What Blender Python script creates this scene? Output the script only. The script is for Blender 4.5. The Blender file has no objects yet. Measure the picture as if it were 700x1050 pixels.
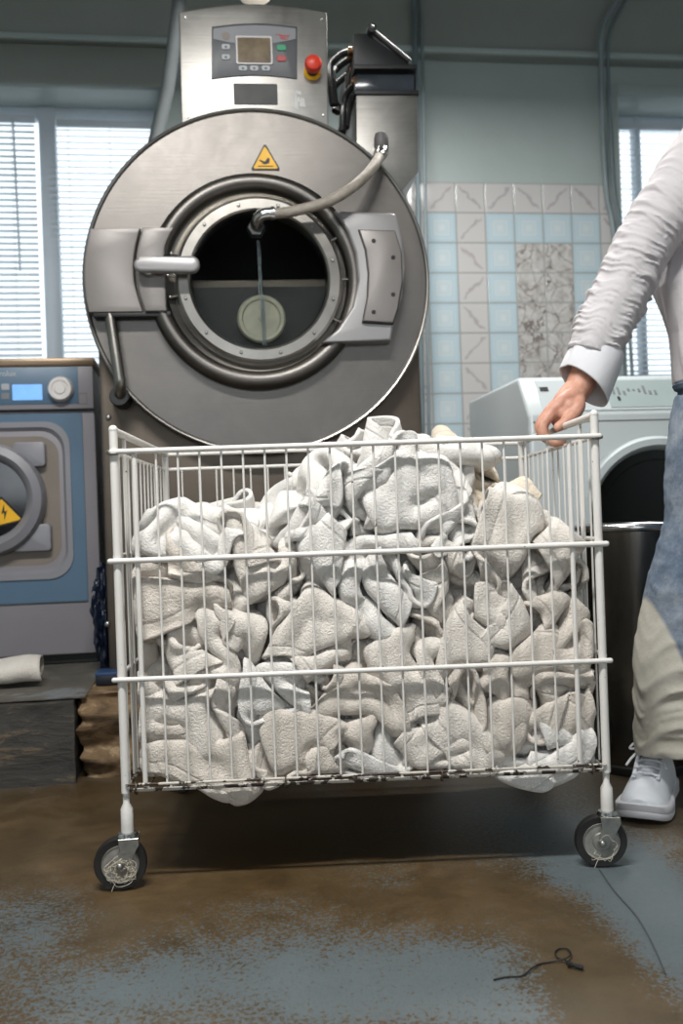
import bpy, bmesh, math, random, time
import numpy as np
from mathutils import Vector, Matrix

SC = bpy.context.scene
COLL = SC.collection
PI = math.pi
random.seed(4)
T0 = time.time()

# ---------------------------------------------------------------- survey of the room
FOC = 1000.0
ROLL = math.radians(2.0)
EYE = 0.66
HOR = 531.0
ROOM = math.radians(8.0)          # the room stands turned against the camera


def ray(px, py):
    dx, up = px-350, HOR-py
    return ((dx*math.cos(ROLL)+up*math.sin(ROLL))/FOC, (-dx*math.sin(ROLL)+up*math.cos(ROLL))/FOC)


def at(px, py, d):
    u, v = ray(px, py)
    return Vector((u*d, d, EYE+v*d))


class Frame:
    """a standing frame: x along the front, y into the depth, z up; m() measures a point on its front plane"""
    def __init__(s, y0, deg, bx=0.0, by=0.0):
        s.y0, s.th, s.bx, s.by = y0, math.radians(deg), bx, by

    def m(s, px, py, off=0.0):
        u, v = ray(px, py)
        c, n = math.cos(s.th), math.sin(s.th)
        t = (off+s.y0*c)/(c-u*n)
        X, Y = u*t, t
        return (X*c+(Y-s.y0)*n-s.bx, EYE+v*t)

    def loc(s):
        c, n = math.cos(s.th), math.sin(s.th)
        return (s.bx*c-s.by*n, s.y0+s.bx*n+s.by*c, 0)


# ---------------------------------------------------------------- objects
def link(o, parent=None):
    COLL.objects.link(o)
    if parent is not None:
        o.parent = parent
    return o


def tag(o, label=None, cat=None, group=None, kind=None):
    for k, v in (('label', label), ('category', cat), ('group', group), ('kind', kind)):
        if v:
            o[k] = v
    return o


def thing(name, label, cat, loc=(0, 0, 0), rz=0.0, group=None):
    o = bpy.data.objects.new(name, None)
    link(o)
    o.location = loc
    o.rotation_euler = (0, 0, rz)
    o.empty_display_size = .05
    return tag(o, label, cat, group)


def copy_tree(o, parent=None):
    c = o.copy()
    link(c)
    c.parent = parent
    for ch in list(o.children):
        copy_tree(ch, c)
    return c


class MB:
    def __init__(s):
        s.bm = bmesh.new()

    def _new(s, fn):
        n = len(s.bm.verts)
        fn()
        s.bm.verts.ensure_lookup_table()
        return s.bm.verts[n:]

    def box(s, x0, x1, y0, y1, z0, z1, bev=0.0, seg=2, rot=None, piv=None):
        b = bmesh.new()
        bmesh.ops.create_cube(b, size=1)
        for v in b.verts:
            v.co = Vector(((x0+x1)/2+v.co.x*(x1-x0), (y0+y1)/2+v.co.y*(y1-y0), (z0+z1)/2+v.co.z*(z1-z0)))
        if bev:
            bmesh.ops.bevel(b, geom=b.edges[:], offset=bev, segments=seg, affect='EDGES', profile=.5)
        if rot is not None:
            p = Vector(piv if piv else ((x0+x1)/2, (y0+y1)/2, (z0+z1)/2))
            bmesh.ops.transform(b, matrix=Matrix.Translation(p) @ rot.to_4x4() @ Matrix.Translation(-p), verts=b.verts)
        return s.merge(b)

    def merge(s, b):
        me = bpy.data.meshes.new('tmp')
        b.to_mesh(me)
        b.free()
        s.bm.from_mesh(me)
        bpy.data.meshes.remove(me)
        return s

    def prism(s, poly, y0, y1, bev=0.0, seg=2, front_only=True):
        """poly in the x, z plane, pushed from y0 (front) to y1"""
        b = bmesh.new()
        f = [b.verts.new((x, y0, z)) for x, z in poly]
        k = [b.verts.new((x, y1, z)) for x, z in poly]
        b.faces.new(f)
        b.faces.new(k[::-1])
        n = len(poly)
        for i in range(n):
            b.faces.new((f[i], k[i], k[(i+1) % n], f[(i+1) % n]))
        bmesh.ops.recalc_face_normals(b, faces=b.faces)
        if bev:
            b.edges.ensure_lookup_table()
            e = [e for e in b.edges if all(abs(v.co.y-y0) < 1e-7 for v in e.verts)]
            bmesh.ops.bevel(b, geom=e, offset=bev, segments=seg, affect='EDGES', profile=.5)
        return s.merge(b)

    def tube(s, pts, r, seg=8, closed=False, cap=True, flat=None):
        pts = [Vector(p) for p in pts]
        n = len(pts)
        rr = r if hasattr(r, '__len__') else [r]*n
        bm = s.bm
        rings = []
        ref = None
        for i, p in enumerate(pts):
            if closed:
                t = (pts[(i+1) % n]-pts[i-1]).normalized()
            else:
                t = (pts[min(i+1, n-1)]-pts[max(i-1, 0)]).normalized()
            if ref is None:
                ref = Vector((0, 0, 1)) if abs(t.z) < .9 else Vector((1, 0, 0))
            a = (ref-t*ref.dot(t)).normalized()
            ref = a
            c = t.cross(a)
            rings.append([bm.verts.new(p+(a*math.cos(2*PI*k/seg)*rr[i]*(flat or 1)+c*math.sin(2*PI*k/seg)*rr[i])) for k in range(seg)])
        for i in range(n if closed else n-1):
            A, B = rings[i], rings[(i+1) % n]
            for k in range(seg):
                bm.faces.new((A[k], A[(k+1) % seg], B[(k+1) % seg], B[k]))
        if cap and not closed:
            bm.faces.new(rings[0][::-1])
            bm.faces.new(rings[-1])
        return s

    def bar(s, a, b, r, seg=8):
        return s.tube([a, b], r, seg)

    def lathe(s, prof, c, axis='y', seg=48, closed=False):
        """prof: list of (radius, offset along axis)"""
        bm = s.bm
        c = Vector(c)
        rings = []
        for r, h in prof:
            ring = []
            for k in range(seg):
                a = 2*PI*k/seg
                if axis == 'y':
                    q = Vector((r*math.cos(a), h, r*math.sin(a)))
                elif axis == 'z':
                    q = Vector((r*math.cos(a), r*math.sin(a), h))
                else:
                    q = Vector((h, r*math.cos(a), r*math.sin(a)))
                ring.append(bm.verts.new(c+q))
            rings.append(ring)
        m = len(rings)
        for i in range(m if closed else m-1):
            A, B = rings[i], rings[(i+1) % m]
            for k in range(seg):
                bm.faces.new((A[k], A[(k+1) % seg], B[(k+1) % seg], B[k]))
        if not closed:
            for ring, (r, h) in ((rings[0], prof[0]), (rings[-1], prof[-1])):
                if r < .02 or True:
                    if r > 1e-6 and getattr(s, 'capends', True):
                        bm.faces.new(ring)
        return s

    def ball(s, c, r, sc=(1, 1, 1), u=16, v=10):
        b = bmesh.new()
        bmesh.ops.create_uvsphere(b, u_segments=u, v_segments=v, radius=r)
        for w in b.verts:
            w.co = Vector((w.co.x*sc[0]+c[0], w.co.y*sc[1]+c[1], w.co.z*sc[2]+c[2]))
        return s.merge(b)

    def build(s, name, mat, parent=None, angle=40, label=None, recalc=True):
        bm = s.bm
        if recalc:
            bmesh.ops.recalc_face_normals(bm, faces=bm.faces)
        for f in bm.faces:
            f.smooth = True
        lim = math.radians(angle)
        for e in bm.edges:
            if len(e.link_faces) == 2 and e.calc_face_angle(0) > lim:
                e.smooth = False
        me = bpy.data.meshes.new(name)
        bm.to_mesh(me)
        bm.free()
        for m in (mat if isinstance(mat, (list, tuple)) else [mat]):
            me.materials.append(m)
        o = bpy.data.objects.new(name, me)
        link(o, parent)
        if label:
            o['label'] = label
        return o


def arc(cx, cz, r, a0, a1, n):
    return [(cx+r*math.cos(math.radians(a0+(a1-a0)*i/n)), cz+r*math.sin(math.radians(a0+(a1-a0)*i/n))) for i in range(n+1)]


def rrect(x0, x1, z0, z1, r, n=5):
    return arc(x1-r, z1-r, r, 0, 90, n)+arc(x0+r, z1-r, r, 90, 180, n)+arc(x0+r, z0+r, r, 180, 270, n)+arc(x1-r, z0+r, r, 270, 360, n)


def write(txt, mat, parent, loc, size, name='lettering', bold=0.0, ax='LEFT'):
    c = bpy.data.curves.new(name, 'FONT')
    c.body = txt
    c.size = size
    c.align_x = ax
    c.extrude = .0004
    c.offset = bold
    c.materials.append(mat)
    o = bpy.data.objects.new(name, c)
    link(o, parent)
    o.location = loc
    o.rotation_euler = (PI/2, 0, 0)
    me = bpy.data.meshes.new_from_object(o.evaluated_get(bpy.context.evaluated_depsgraph_get()))
    bpy.data.objects.remove(o)
    o = bpy.data.objects.new(name, me)
    link(o, parent)
    o.location = loc
    o.rotation_euler = (PI/2, 0, 0)
    return o


# ---------------------------------------------------------------- materials
def srgb(r, g, b):
    f = lambda c: (c/255/12.92) if c/255 <= .04045 else ((c/255+.055)/1.055)**2.4
    return (f(r), f(g), f(b), 1)


class Mat:
    def __init__(s, name):
        s.m = bpy.data.materials.new(name)
        s.m.use_nodes = True
        s.nt = s.m.node_tree
        s.b = s.nt.nodes['Principled BSDF']
        s.out = s.nt.nodes['Material Output']

    def n(s, t, **kw):
        x = s.nt.nodes.new(t)
        for k, v in kw.items():
            if k in x.inputs:
                x.inputs[k].default_value = v
            else:
                setattr(x, k, v)
        return x

    def l(s, a, b):
        s.nt.links.new(a, b)

    def coord(s, scale=(1, 1, 1), which='Object', rot=(0, 0, 0)):
        tc = s.n('ShaderNodeTexCoord')
        mp = s.n('ShaderNodeMapping')
        mp.inputs['Scale'].default_value = scale
        mp.inputs['Rotation'].default_value = rot
        s.l(tc.outputs[which], mp.inputs['Vector'])
        return mp.outputs['Vector']

    def noise(s, vec, scale, detail=4, rough=.6, dist=0.0):
        x = s.n('ShaderNodeTexNoise')
        x.inputs['Scale'].default_value = scale
        x.inputs['Detail'].default_value = detail
        x.inputs['Roughness'].default_value = rough
        x.inputs['Distortion'].default_value = dist
        s.l(vec, x.inputs['Vector'])
        return x.outputs['Fac']

    def ramp(s, fac, stops):
        x = s.n('ShaderNodeValToRGB')
        e = x.color_ramp.elements
        while len(e) > 1:
            e.remove(e[-1])
        e[0].position, e[0].color = stops[0]
        for p, c in stops[1:]:
            q = e.new(p)
            q.color = c
        s.l(fac, x.inputs['Fac'])
        return x.outputs['Color']

    def mix(s, fac, a, b, mode='MIX'):
        x = s.n('ShaderNodeMix')
        x.data_type = 'RGBA'
        x.blend_type = mode
        for v, i in ((fac, 0), (a, 6), (b, 7)):
            if hasattr(v, 'is_output'):
                s.l(v, x.inputs[i])
            else:
                x.inputs[i].default_value = v
        return x.outputs[2]

    def math(s, op, a, b=None, c=None, clamp=False):
        x = s.n('ShaderNodeMath')
        x.operation = op
        x.use_clamp = clamp
        for i, v in enumerate((a, b, c)):
            if v is None:
                continue
            if hasattr(v, 'is_output'):
                s.l(v, x.inputs[i])
            else:
                x.inputs[i].default_value = v
        return x.outputs[0]

    def bump(s, h, strength=.3, dist=.01):
        x = s.n('ShaderNodeBump')
        x.inputs['Strength'].default_value = strength
        x.inputs['Distance'].default_value = dist
        s.l(h, x.inputs['Height'])
        s.l(x.outputs['Normal'], s.b.inputs['Normal'])
        return x


G = lambda v: (v, v, v, 1)


def plain(name, col, rough=.5, metal=0.0, var=.12, scale=6, bump=0.0, bscale=60, spec=.5, emit=0.0):
    """one colour, unevenly worn"""
    k = Mat(name)
    v = k.coord()
    f = k.noise(v, scale, 5)
    c = k.ramp(f, [(.3, tuple(x*(1-var) for x in col[:3])+(1,)), (.7, tuple(min(1, x*(1+var)) for x in col[:3])+(1,))])
    k.l(c, k.b.inputs['Base Color'])
    k.b.inputs['Metallic'].default_value = metal
    r = k.noise(v, scale*2.3, 4)
    k.l(k.math('MULTIPLY_ADD', r, .25*rough+.05, rough*.87), k.b.inputs['Roughness'])
    k.b.inputs['Specular IOR Level'].default_value = spec
    if bump:
        k.bump(k.noise(v, bscale, 3), bump, .004)
    if emit:
        k.l(c, k.b.inputs['Emission Color'])
        k.b.inputs['Emission Strength'].default_value = emit
    return k.m


def steel(name, col, rough=.3, stretch=(2, 2, 90), smudge=.35, spin=False):
    k = Mat(name)
    v = k.coord(stretch)
    w = k.coord()
    f = k.noise(v, 3, 3)
    g = k.noise(w, 3.2, 6, .65, .6)
    h = k.noise(w, 24, 4, .7)
    c1 = tuple(x*.72 for x in col[:3])+(1,)
    c = k.ramp(g, [(.3, c1), (.62, col)])
    c = k.mix(k.math('MULTIPLY', f, .22), c, G(.08))
    k.l(c, k.b.inputs['Base Color'])
    k.b.inputs['Metallic'].default_value = 1
    r = k.math('MULTIPLY_ADD', g, smudge, rough-.15*smudge)
    r = k.math('MULTIPLY_ADD', h, .1, r)
    k.l(r, k.b.inputs['Roughness'])
    k.bump(f, .12, .002)
    return k.m


def chipped(name, col, chip, amount=.32, rough=.4, scale=45, dirt=.25):
    k = Mat(name)
    v = k.coord()
    f = k.noise(v, scale, 4, .65)
    fs = k.ramp(f, [(amount, G(1)), (amount+.02, G(0))])
    d = k.noise(v, 14, 5, .7)
    base = k.mix(k.math('MULTIPLY', d, dirt), col, tuple(x*.45 for x in col[:3])+(1,))
    k.l(k.mix(fs, base, chip), k.b.inputs['Base Color'])
    k.b.inputs['Roughness'].default_value = rough
    k.bump(k.math('SUBTRACT', 1, fs), .3, .001)
    return k.m


M = {}
M['steel'] = steel('brushed_steel', srgb(118, 114, 110), .24)
M['steel_panel'] = steel('panel_steel', srgb(182, 179, 174), .30, (2, 2, 60), .25)
M['steel_body'] = steel('body_steel', srgb(128, 118, 108), .42, (60, 60, 2), .3)
M['steel_bright'] = steel('polished_steel', srgb(160, 156, 150), .2, (8, 8, 8), .2)
M['chrome'] = plain('chrome', srgb(200, 200, 200), .16, 1, .1, 12)
M['zinc'] = plain('zinc_plate', srgb(165, 165, 160), .34, 1, .3, 30, .2, 80)
M['cast'] = plain('grey_cast_paint', srgb(132, 127, 124), .38, 0.25, .05, 4, .08, 300)
M['cast_light'] = plain('handle_grey', srgb(152, 150, 150), .35, 0.3, .05, 5)
M['black'] = plain('black_rubber', srgb(24, 24, 25), .5, 0, .3, 10)
M['black_gloss'] = plain('black_plastic', srgb(28, 30, 32), .45, 0, .2, 8)
M['hose'] = plain('grey_braided_hose', srgb(150, 142, 132), .42, .2, .2, 40, .5, 500)
M['fascia'] = plain('dark_grey_fascia', srgb(78, 80, 84), .4, 0, .05, 8)
M['fascia_light'] = plain('light_grey_fascia', srgb(122, 125, 129), .4, 0, .05, 8)
M['key'] = plain('pale_key', srgb(172, 176, 180), .45)
M['key_green'] = plain('green_key', srgb(22, 140, 98), .4)
M['key_red'] = plain('red_key', srgb(168, 52, 50), .4)
M['red'] = plain('red_knob', srgb(214, 62, 42), .35)
M['yellow'] = plain('yellow_sign', srgb(232, 176, 18), .45)
M['ink'] = plain('black_ink', srgb(22, 20, 18), .5)
M['lcd'] = plain('bronze_lcd', srgb(112, 98, 78), .12, 0, .35, 18)
M['sticker'] = plain('black_sticker', srgb(30, 30, 32), .45)
M['residue'] = plain('sticker_residue', srgb(205, 205, 203), .7, 0, .1, 90)
M['white_paint'] = chipped('chipped_white_wire', srgb(222, 219, 214), srgb(52, 38, 28), .30)
M['white_worn'] = chipped('rusty_white_wire', srgb(200, 194, 184), srgb(48, 33, 24), .47, .55, 38, .5)
M['rubber'] = plain('wheel_rubber', srgb(26, 25, 24), .55, 0, .3, 30)
M['tread'] = plain('worn_tread', srgb(98, 88, 76), .7, 0, .3, 30)
M['hub'] = plain('wheel_disc', srgb(152, 150, 144), .4, .6, .3, 40)
M['thread'] = plain('tangled_thread', srgb(196, 188, 170), .9)
M['blue'] = plain('blue_fascia', srgb(80, 108, 132), .38, 0, .06, 4)
M['grey_washer'] = plain('warm_grey_enamel', srgb(140, 137, 142), .35, 0, .06, 3)
M['trim_brown'] = plain('bronze_top_trim', srgb(122, 104, 84), .3, .6, .15, 5)
M['beige'] = plain('recess_taupe', srgb(128, 118, 108), .45, 0, .1, 5)
M['ring_grey'] = plain('door_ring_grey', srgb(134, 134, 140), .35, 0, .05, 4)
M['blue_lcd'] = plain('lit_blue_display', srgb(120, 178, 255), .3, 0, .08, 30, emit=.35)
M['knob'] = plain('silver_knob', srgb(205, 200, 196), .35, .2)
M['enamel'] = plain('white_enamel', srgb(192, 200, 202), .3, 0, .03, 3)
M['enamel_grey'] = plain('panel_grey_green', srgb(158, 172, 172), .35, 0, .05, 6)
M['white_frame'] = plain('window_white', srgb(205, 214, 222), .4, 0, .05, 4)
M['pipe'] = plain('painted_pipe', srgb(128, 140, 144), .4, 0, .12, 6)
M['pipe_light'] = plain('pale_plastic_pipe', srgb(120, 126, 128), .45, 0, .08, 6)
M['conduit'] = plain('grey_conduit', srgb(108, 122, 128), .45, 0, .12, 6)
M['dark'] = plain('dark_interior', srgb(20, 20, 20), .5, 0, .3, 8)
M['drum'] = plain('dark_drum', srgb(11, 11, 11), .5, 0, .3, 8)  # steel drum coloured near-black: the shade inside is put into the colour
M['cord'] = plain('black_cord', srgb(18, 18, 20), .6)
M['bluebag'] = plain('navy_plastic', srgb(18, 28, 46), .35, 0, .5, 20, .6, 40)
M['lamp'] = plain('lamp_housing', srgb(205, 205, 205), .5)


def wall_mat(name, col, var=.06, dark=None):
    k = Mat(name)
    v = k.coord()
    f = k.noise(v, 2.2, 6, .6)
    c = k.ramp(f, [(.3, tuple(x*(1-var) for x in col[:3])+(1,)), (.7, tuple(x*(1+var) for x in col[:3])+(1,))])
    s = k.noise(v, 17, 5, .75)
    c = k.mix(k.ramp(s, [(.62, G(0)), (.8, G(.35))]), c, tuple(x*.75 for x in col[:3])+(1,))
    k.l(c, k.b.inputs['Base Color'])
    k.b.inputs['Roughness'].default_value = .42
    k.bump(k.noise(v, 26, 4), .14, .01)
    return k.m


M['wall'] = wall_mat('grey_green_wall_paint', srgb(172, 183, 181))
M['wall_top'] = wall_mat('upper_wall_paint', srgb(146, 152, 146))  # darker tone for the beam and its lower step
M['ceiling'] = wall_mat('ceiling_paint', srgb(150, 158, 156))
M['wall_far'] = wall_mat('dim_far_wall_paint', srgb(96, 98, 92))  # unseen wall behind the camera, coloured dark so glass and steel reflect less


def tile_mat(name, kind):
    k = Mat(name)
    tc = k.n('ShaderNodeTexCoord')
    sx = k.n('ShaderNodeSeparateXYZ')
    k.l(tc.outputs['UV'], sx.inputs[0])
    fu = k.math('FRACT', sx.outputs[0])
    fv = k.math('FRACT', sx.outputs[1])
    au = k.math('ABSOLUTE', k.math('SUBTRACT', fu, .5))
    av = k.math('ABSOLUTE', k.math('SUBTRACT', fv, .5))
    mx = k.math('MAXIMUM', au, av)
    grout = k.ramp(mx, [(.468, G(0)), (.482, G(1))])
    ob = k.coord()
    if kind == 'blue':
        c = k.ramp(mx, [(.0, srgb(206, 214, 216)), (.16, srgb(192, 206, 212)), (.26, srgb(200, 211, 215)), (.30, srgb(172, 196, 206)), (.335, srgb(200, 212, 216)), (.37, srgb(182, 202, 211))])
    elif kind == 'pink':
        # a slanting leafy squiggle
        w = k.n('ShaderNodeTexNoise')
        w.inputs['Scale'].default_value = 2.6
        w.inputs['Detail'].default_value = 3
        k.l(tc.outputs['UV'], w.inputs['Vector'])
        d = k.math('SUBTRACT', fu, fv)
        d = k.math('ABSOLUTE', k.math('ADD', d, k.math('MULTIPLY', k.math('SUBTRACT', w.outputs['Fac'], .5), .55)))
        a = k.ramp(d, [(.02, G(1)), (.09, G(0))])
        e = k.ramp(mx, [(.34, G(1)), (.40, G(0))])
        a = k.mix(1, a, e, 'MULTIPLY')
        c = k.mix(k.math('MULTIPLY', a, .55), srgb(198, 196, 195), srgb(146, 134, 140))
    else:
        v = k.n('ShaderNodeTexVoronoi')
        v.feature = 'DISTANCE_TO_EDGE'
        v.inputs['Scale'].default_value = 1.5
        v.inputs['Randomness'].default_value = 1
        nn = k.noise(ob, 16, 5, .7, .5)
        wv_ = k.n('ShaderNodeTexNoise')
        wv_.inputs['Scale'].default_value = 1.3
        wv_.inputs['Detail'].default_value = 4
        k.l(tc.outputs['UV'], wv_.inputs['Vector'])
        va = k.n('ShaderNodeVectorMath')
        va.operation = 'MULTIPLY_ADD'
        va.inputs[1].default_value = (1.1, 1.1, 1.1)
        k.l(wv_.outputs['Color'], va.inputs[0])
        k.l(tc.outputs['UV'], va.inputs[2])
        k.l(va.outputs[0], v.inputs['Vector'])
        base = k.ramp(nn, [(.35, srgb(150, 144, 140)), (.5, srgb(190, 187, 184)), (.7, srgb(208, 208, 206))])
        c = k.mix(k.ramp(v.outputs['Distance'], [(.008, G(1)), (.03, G(0))]), base, srgb(112, 102, 98))
    c = k.mix(grout, c, srgb(158, 160, 158))
    k.l(c, k.b.inputs['Base Color'])
    k.b.inputs['Roughness'].default_value = .13
    wv = k.noise(ob, 6, 3)
    h = k.math('ADD', k.math('SUBTRACT', 1, grout), k.math('MULTIPLY', wv, .5))
    k.bump(h, .35, .004)
    return k.m


M['tile_blue'] = tile_mat('pale_blue_tile', 'blue')
M['tile_pink'] = tile_mat('greyish_pink_tile', 'pink')
M['tile_stone'] = tile_mat('broken_stone_tile', 'stone')


def floor_mat():
    k = Mat('worn_painted_concrete')
    v = k.coord()
    a = k.n('ShaderNodeAttribute')
    a.attribute_name = 'paint'
    n1 = k.noise(v, 7, 8, .72, .3)
    n2 = k.noise(v, 125, 6, .8, .5)
    n3 = k.noise(v, 1.7, 5, .6)
    # wear: the attribute says how much paint is left, the noise gives it ragged edges
    s = k.math('ADD', a.outputs['Fac'], k.math('MULTIPLY_ADD', n1, .9, -.45))
    s = k.math('ADD', s, k.math('MULTIPLY_ADD', n2, 3.2, -1.6))
    mask = k.ramp(s, [(.47, G(0)), (.53, G(1))])
    conc = k.ramp(n1, [(.28, srgb(58, 45, 26)), (.5, srgb(80, 63, 39)), (.72, srgb(99, 81, 56))])
    conc = k.mix(k.ramp(n3, [(.42, G(0)), (.62, G(.6))]), conc, srgb(68, 59, 42))
    spots = k.noise(v, 160, 3, .8)
    conc = k.mix(k.ramp(spots, [(.60, G(0)), (.70, G(.5))]), conc, srgb(32, 25, 18))
    paint = k.ramp(n3, [(.3, srgb(78, 88, 92)), (.7, srgb(94, 103, 106))])
    paint = k.mix(k.ramp(n2, [(.52, G(0)), (.75, G(.6))]), paint, srgb(58, 62, 64))
    c = k.mix(mask, conc, paint)
    k.l(c, k.b.inputs['Base Color'])
    k.l(k.math('MULTIPLY_ADD', n1, .3, .30), k.b.inputs['Roughness'])
    k.bump(k.math('ADD', mask, k.math('MULTIPLY', n2, .5)), .25, .003)
    return k.m


M['floor'] = floor_mat()


def rough_block(name, c0, c1, c2, sc=9):
    k = Mat(name)
    v = k.coord((1, 1, 3))
    f = k.noise(v, sc, 8, .72, .5)
    k.l(k.ramp(f, [(.3, c0), (.55, c1), (.62, c2), (.72, c1)]), k.b.inputs['Base Color'])
    k.b.inputs['Roughness'].default_value = .75
    k.bump(f, .6, .02)
    return k.m


M['ledge'] = rough_block('dark_stained_ledge', srgb(42, 42, 42), srgb(64, 62, 58), srgb(104, 90, 72), 6)
M['stone'] = rough_block('broken_concrete', srgb(52, 42, 30), srgb(122, 98, 70), srgb(160, 138, 108), 9)
M['ledge_top'] = rough_block('ledge_top_cement', srgb(70, 68, 64), srgb(92, 88, 80), srgb(112, 116, 120), 5)


def glass(name, tint=(.9, .95, .95, 1), rough=.02, ior=1.45):
    k = Mat(name)
    k.b.inputs['Base Color'].default_value = tint
    k.b.inputs['Roughness'].default_value = rough
    k.b.inputs['Transmission Weight'].default_value = 1
    k.b.inputs['IOR'].default_value = ior
    f = k.noise(k.coord(), 5, 4)
    k.l(k.math('MULTIPLY_ADD', f, .05, rough), k.b.inputs['Roughness'])
    return k.m


M['glass'] = glass('porthole_glass', (.8, .84, .84, 1), .01, 1.3)
M['water'] = plain('foamy_water', srgb(205, 214, 220), .3, 0, .1, 40)
M['water'].node_tree.nodes['Principled BSDF'].inputs['Transmission Weight'].default_value = .55
M['tub_glass'] = plain('dark_door_bowl', srgb(10, 10, 11), .08)


def slat_mat():
    k = Mat('white_blind_slat')
    f = k.noise(k.coord(), 8, 3)
    c = k.ramp(f, [(.3, srgb(214, 224, 232)), (.7, srgb(228, 234, 238))])
    k.l(c, k.b.inputs['Base Color'])
    k.b.inputs['Roughness'].default_value = .4
    tr = k.n('ShaderNodeBsdfTranslucent')
    k.l(c, tr.inputs['Color'])
    mx = k.n('ShaderNodeMixShader')
    mx.inputs[0].default_value = .35
    k.l(k.b.outputs[0], mx.inputs[1])
    k.l(tr.outputs[0], mx.inputs[2])
    k.l(mx.outputs[0], k.out.inputs['Surface'])
    return k.m


M['slat'] = slat_mat()


def towel_mat(name, col, dirt):
    k = Mat(name)
    v = k.coord()
    tc = k.n('ShaderNodeTexCoord')
    sx = k.n('ShaderNodeSeparateXYZ')
    k.l(tc.outputs['UV'], sx.inputs[0])
    au = k.math('ABSOLUTE', k.math('SUBTRACT', sx.outputs[0], .5))
    av = k.math('ABSOLUTE', k.math('SUBTRACT', sx.outputs[1], .5))
    mx = k.math('MAXIMUM', au, av)
    hem = k.ramp(mx, [(.435, G(0)), (.445, G(1)), (.455, G(0)), (.465, G(.0))])
    f = k.noise(v, 9, 6, .7)
    loops = k.noise(v, 260, 2, .75)
    c = k.ramp(f, [(.3, tuple(x*dirt for x in col[:3])+(1,)), (.62, col)])
    c = k.mix(k.math('MULTIPLY', loops, .12), c, tuple(x*.55 for x in col[:3])+(1,))
    c = k.mix(k.math('MULTIPLY', hem, .3), c, tuple(x*.6 for x in col[:3])+(1,))
    k.l(c, k.b.inputs['Base Color'])
    k.b.inputs['Roughness'].default_value = .95
    k.b.inputs['Specular IOR Level'].default_value = .15
    k.b.inputs['Sheen Weight'].default_value = .35
    k.b.inputs['Sheen Roughness'].default_value = .6
    w = k.noise(v, 55, 4, .65)
    h = k.math('MULTIPLY_ADD', loops, 1.0, k.math('MULTIPLY', w, .45))
    h = k.math('SUBTRACT', h, k.math('MULTIPLY', hem, .6))
    k.bump(h, .8, .0045)
    return k.m


TOW = [towel_mat('terry_white', srgb(228, 225, 220), .86), towel_mat('terry_offwhite', srgb(223, 216, 207), .84),
       towel_mat('terry_greyed', srgb(215, 206, 195), .82), towel_mat('terry_cream', srgb(226, 212, 190), .84)]


def fabric(name, col, weave=500, rough=.85, bump=.3, var=.08, thin=0.0):
    k = Mat(name)
    v = k.coord()
    f = k.noise(v, 7, 5)
    w = k.noise(v, weave, 2)
    c = k.ramp(f, [(.3, tuple(x*(1-var) for x in col[:3])+(1,)), (.7, col)])
    k.l(c, k.b.inputs['Base Color'])
    k.b.inputs['Roughness'].default_value = rough
    k.b.inputs['Specular IOR Level'].default_value = .2
    k.bump(k.math('MULTIPLY_ADD', w, .3, k.noise(v, 35, 3)), bump, .003)
    if thin:
        tr = k.n('ShaderNodeBsdfTranslucent')
        k.l(c, tr.inputs['Color'])
        m = k.n('ShaderNodeMixShader')
        m.inputs[0].default_value = thin
        k.l(k.b.outputs[0], m.inputs[1])
        k.l(tr.outputs[0], m.inputs[2])
        k.l(m.outputs[0], k.out.inputs['Surface'])
    return k.m


M['linen'] = fabric('white_linen', srgb(204, 200, 202), 420, .85, .35, .05, .12)
M['cuff'] = fabric('white_cuff', srgb(212, 212, 216), 420, .85, .3, .04)
M['shoe'] = plain('white_leather', srgb(222, 226, 232), .42, 0, .04, 8)
M['sole'] = plain('white_rubber_sole', srgb(206, 204, 208), .55, 0, .06, 14)
M['lace'] = fabric('white_lace', srgb(232, 232, 236), 700)


def jeans_mat():
    k = Mat('bleached_denim')
    v = k.coord()
    g = k.n('ShaderNodeSeparateXYZ')
    tc = k.n('ShaderNodeTexCoord')
    k.l(tc.outputs['Object'], g.inputs[0])
    n1 = k.noise(v, 9, 6, .7)
    n2 = k.noise(v, 120, 3, .7)
    blue = k.ramp(k.math('MULTIPLY_ADD', n2, .25, n1), [(.4, srgb(72, 86, 104)), (.6, srgb(102, 115, 131)), (.82, srgb(146, 154, 163))])
    # the lower patches are bleached cream, with a seamed diagonal edge
    e = k.math('MULTIPLY_ADD', g.outputs[0], 2.8, g.outputs[2])
    e = k.math('ADD', e, k.math('MULTIPLY_ADD', n1, .05, -.025))
    msk = k.ramp(k.math('ADD', e, .5), [(.41, G(1)), (.43, G(0))])
    cream = k.ramp(n1, [(.3, srgb(168, 162, 148)), (.6, srgb(194, 190, 178))])
    k.l(k.mix(msk, blue, cream), k.b.inputs['Base Color'])
    k.b.inputs['Roughness'].default_value = .85
    k.b.inputs['Specular IOR Level'].default_value = .2
    k.bump(n2, .35, .003)
    return k.m, msk


M['jeans'] = jeans_mat()[0]


def skin_mat():
    k = Mat('skin')
    v = k.coord()
    f = k.noise(v, 30, 5)
    k.l(k.ramp(f, [(.3, srgb(176, 122, 102)), (.6, srgb(206, 156, 134)), (.8, srgb(206, 142, 124))]), k.b.inputs['Base Color'])
    k.b.inputs['Roughness'].default_value = .5
    k.b.inputs['Subsurface Weight'].default_value = .12
    k.b.inputs['Subsurface Radius'].default_value = (.01, .004, .002)
    k.bump(k.noise(v, 220, 4), .25, .002)
    return k.m


M['skin'] = skin_mat()
M['hair'] = plain('brown_hair', srgb(70, 48, 34), .5, 0, .3, 40, .5, 200)


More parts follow.
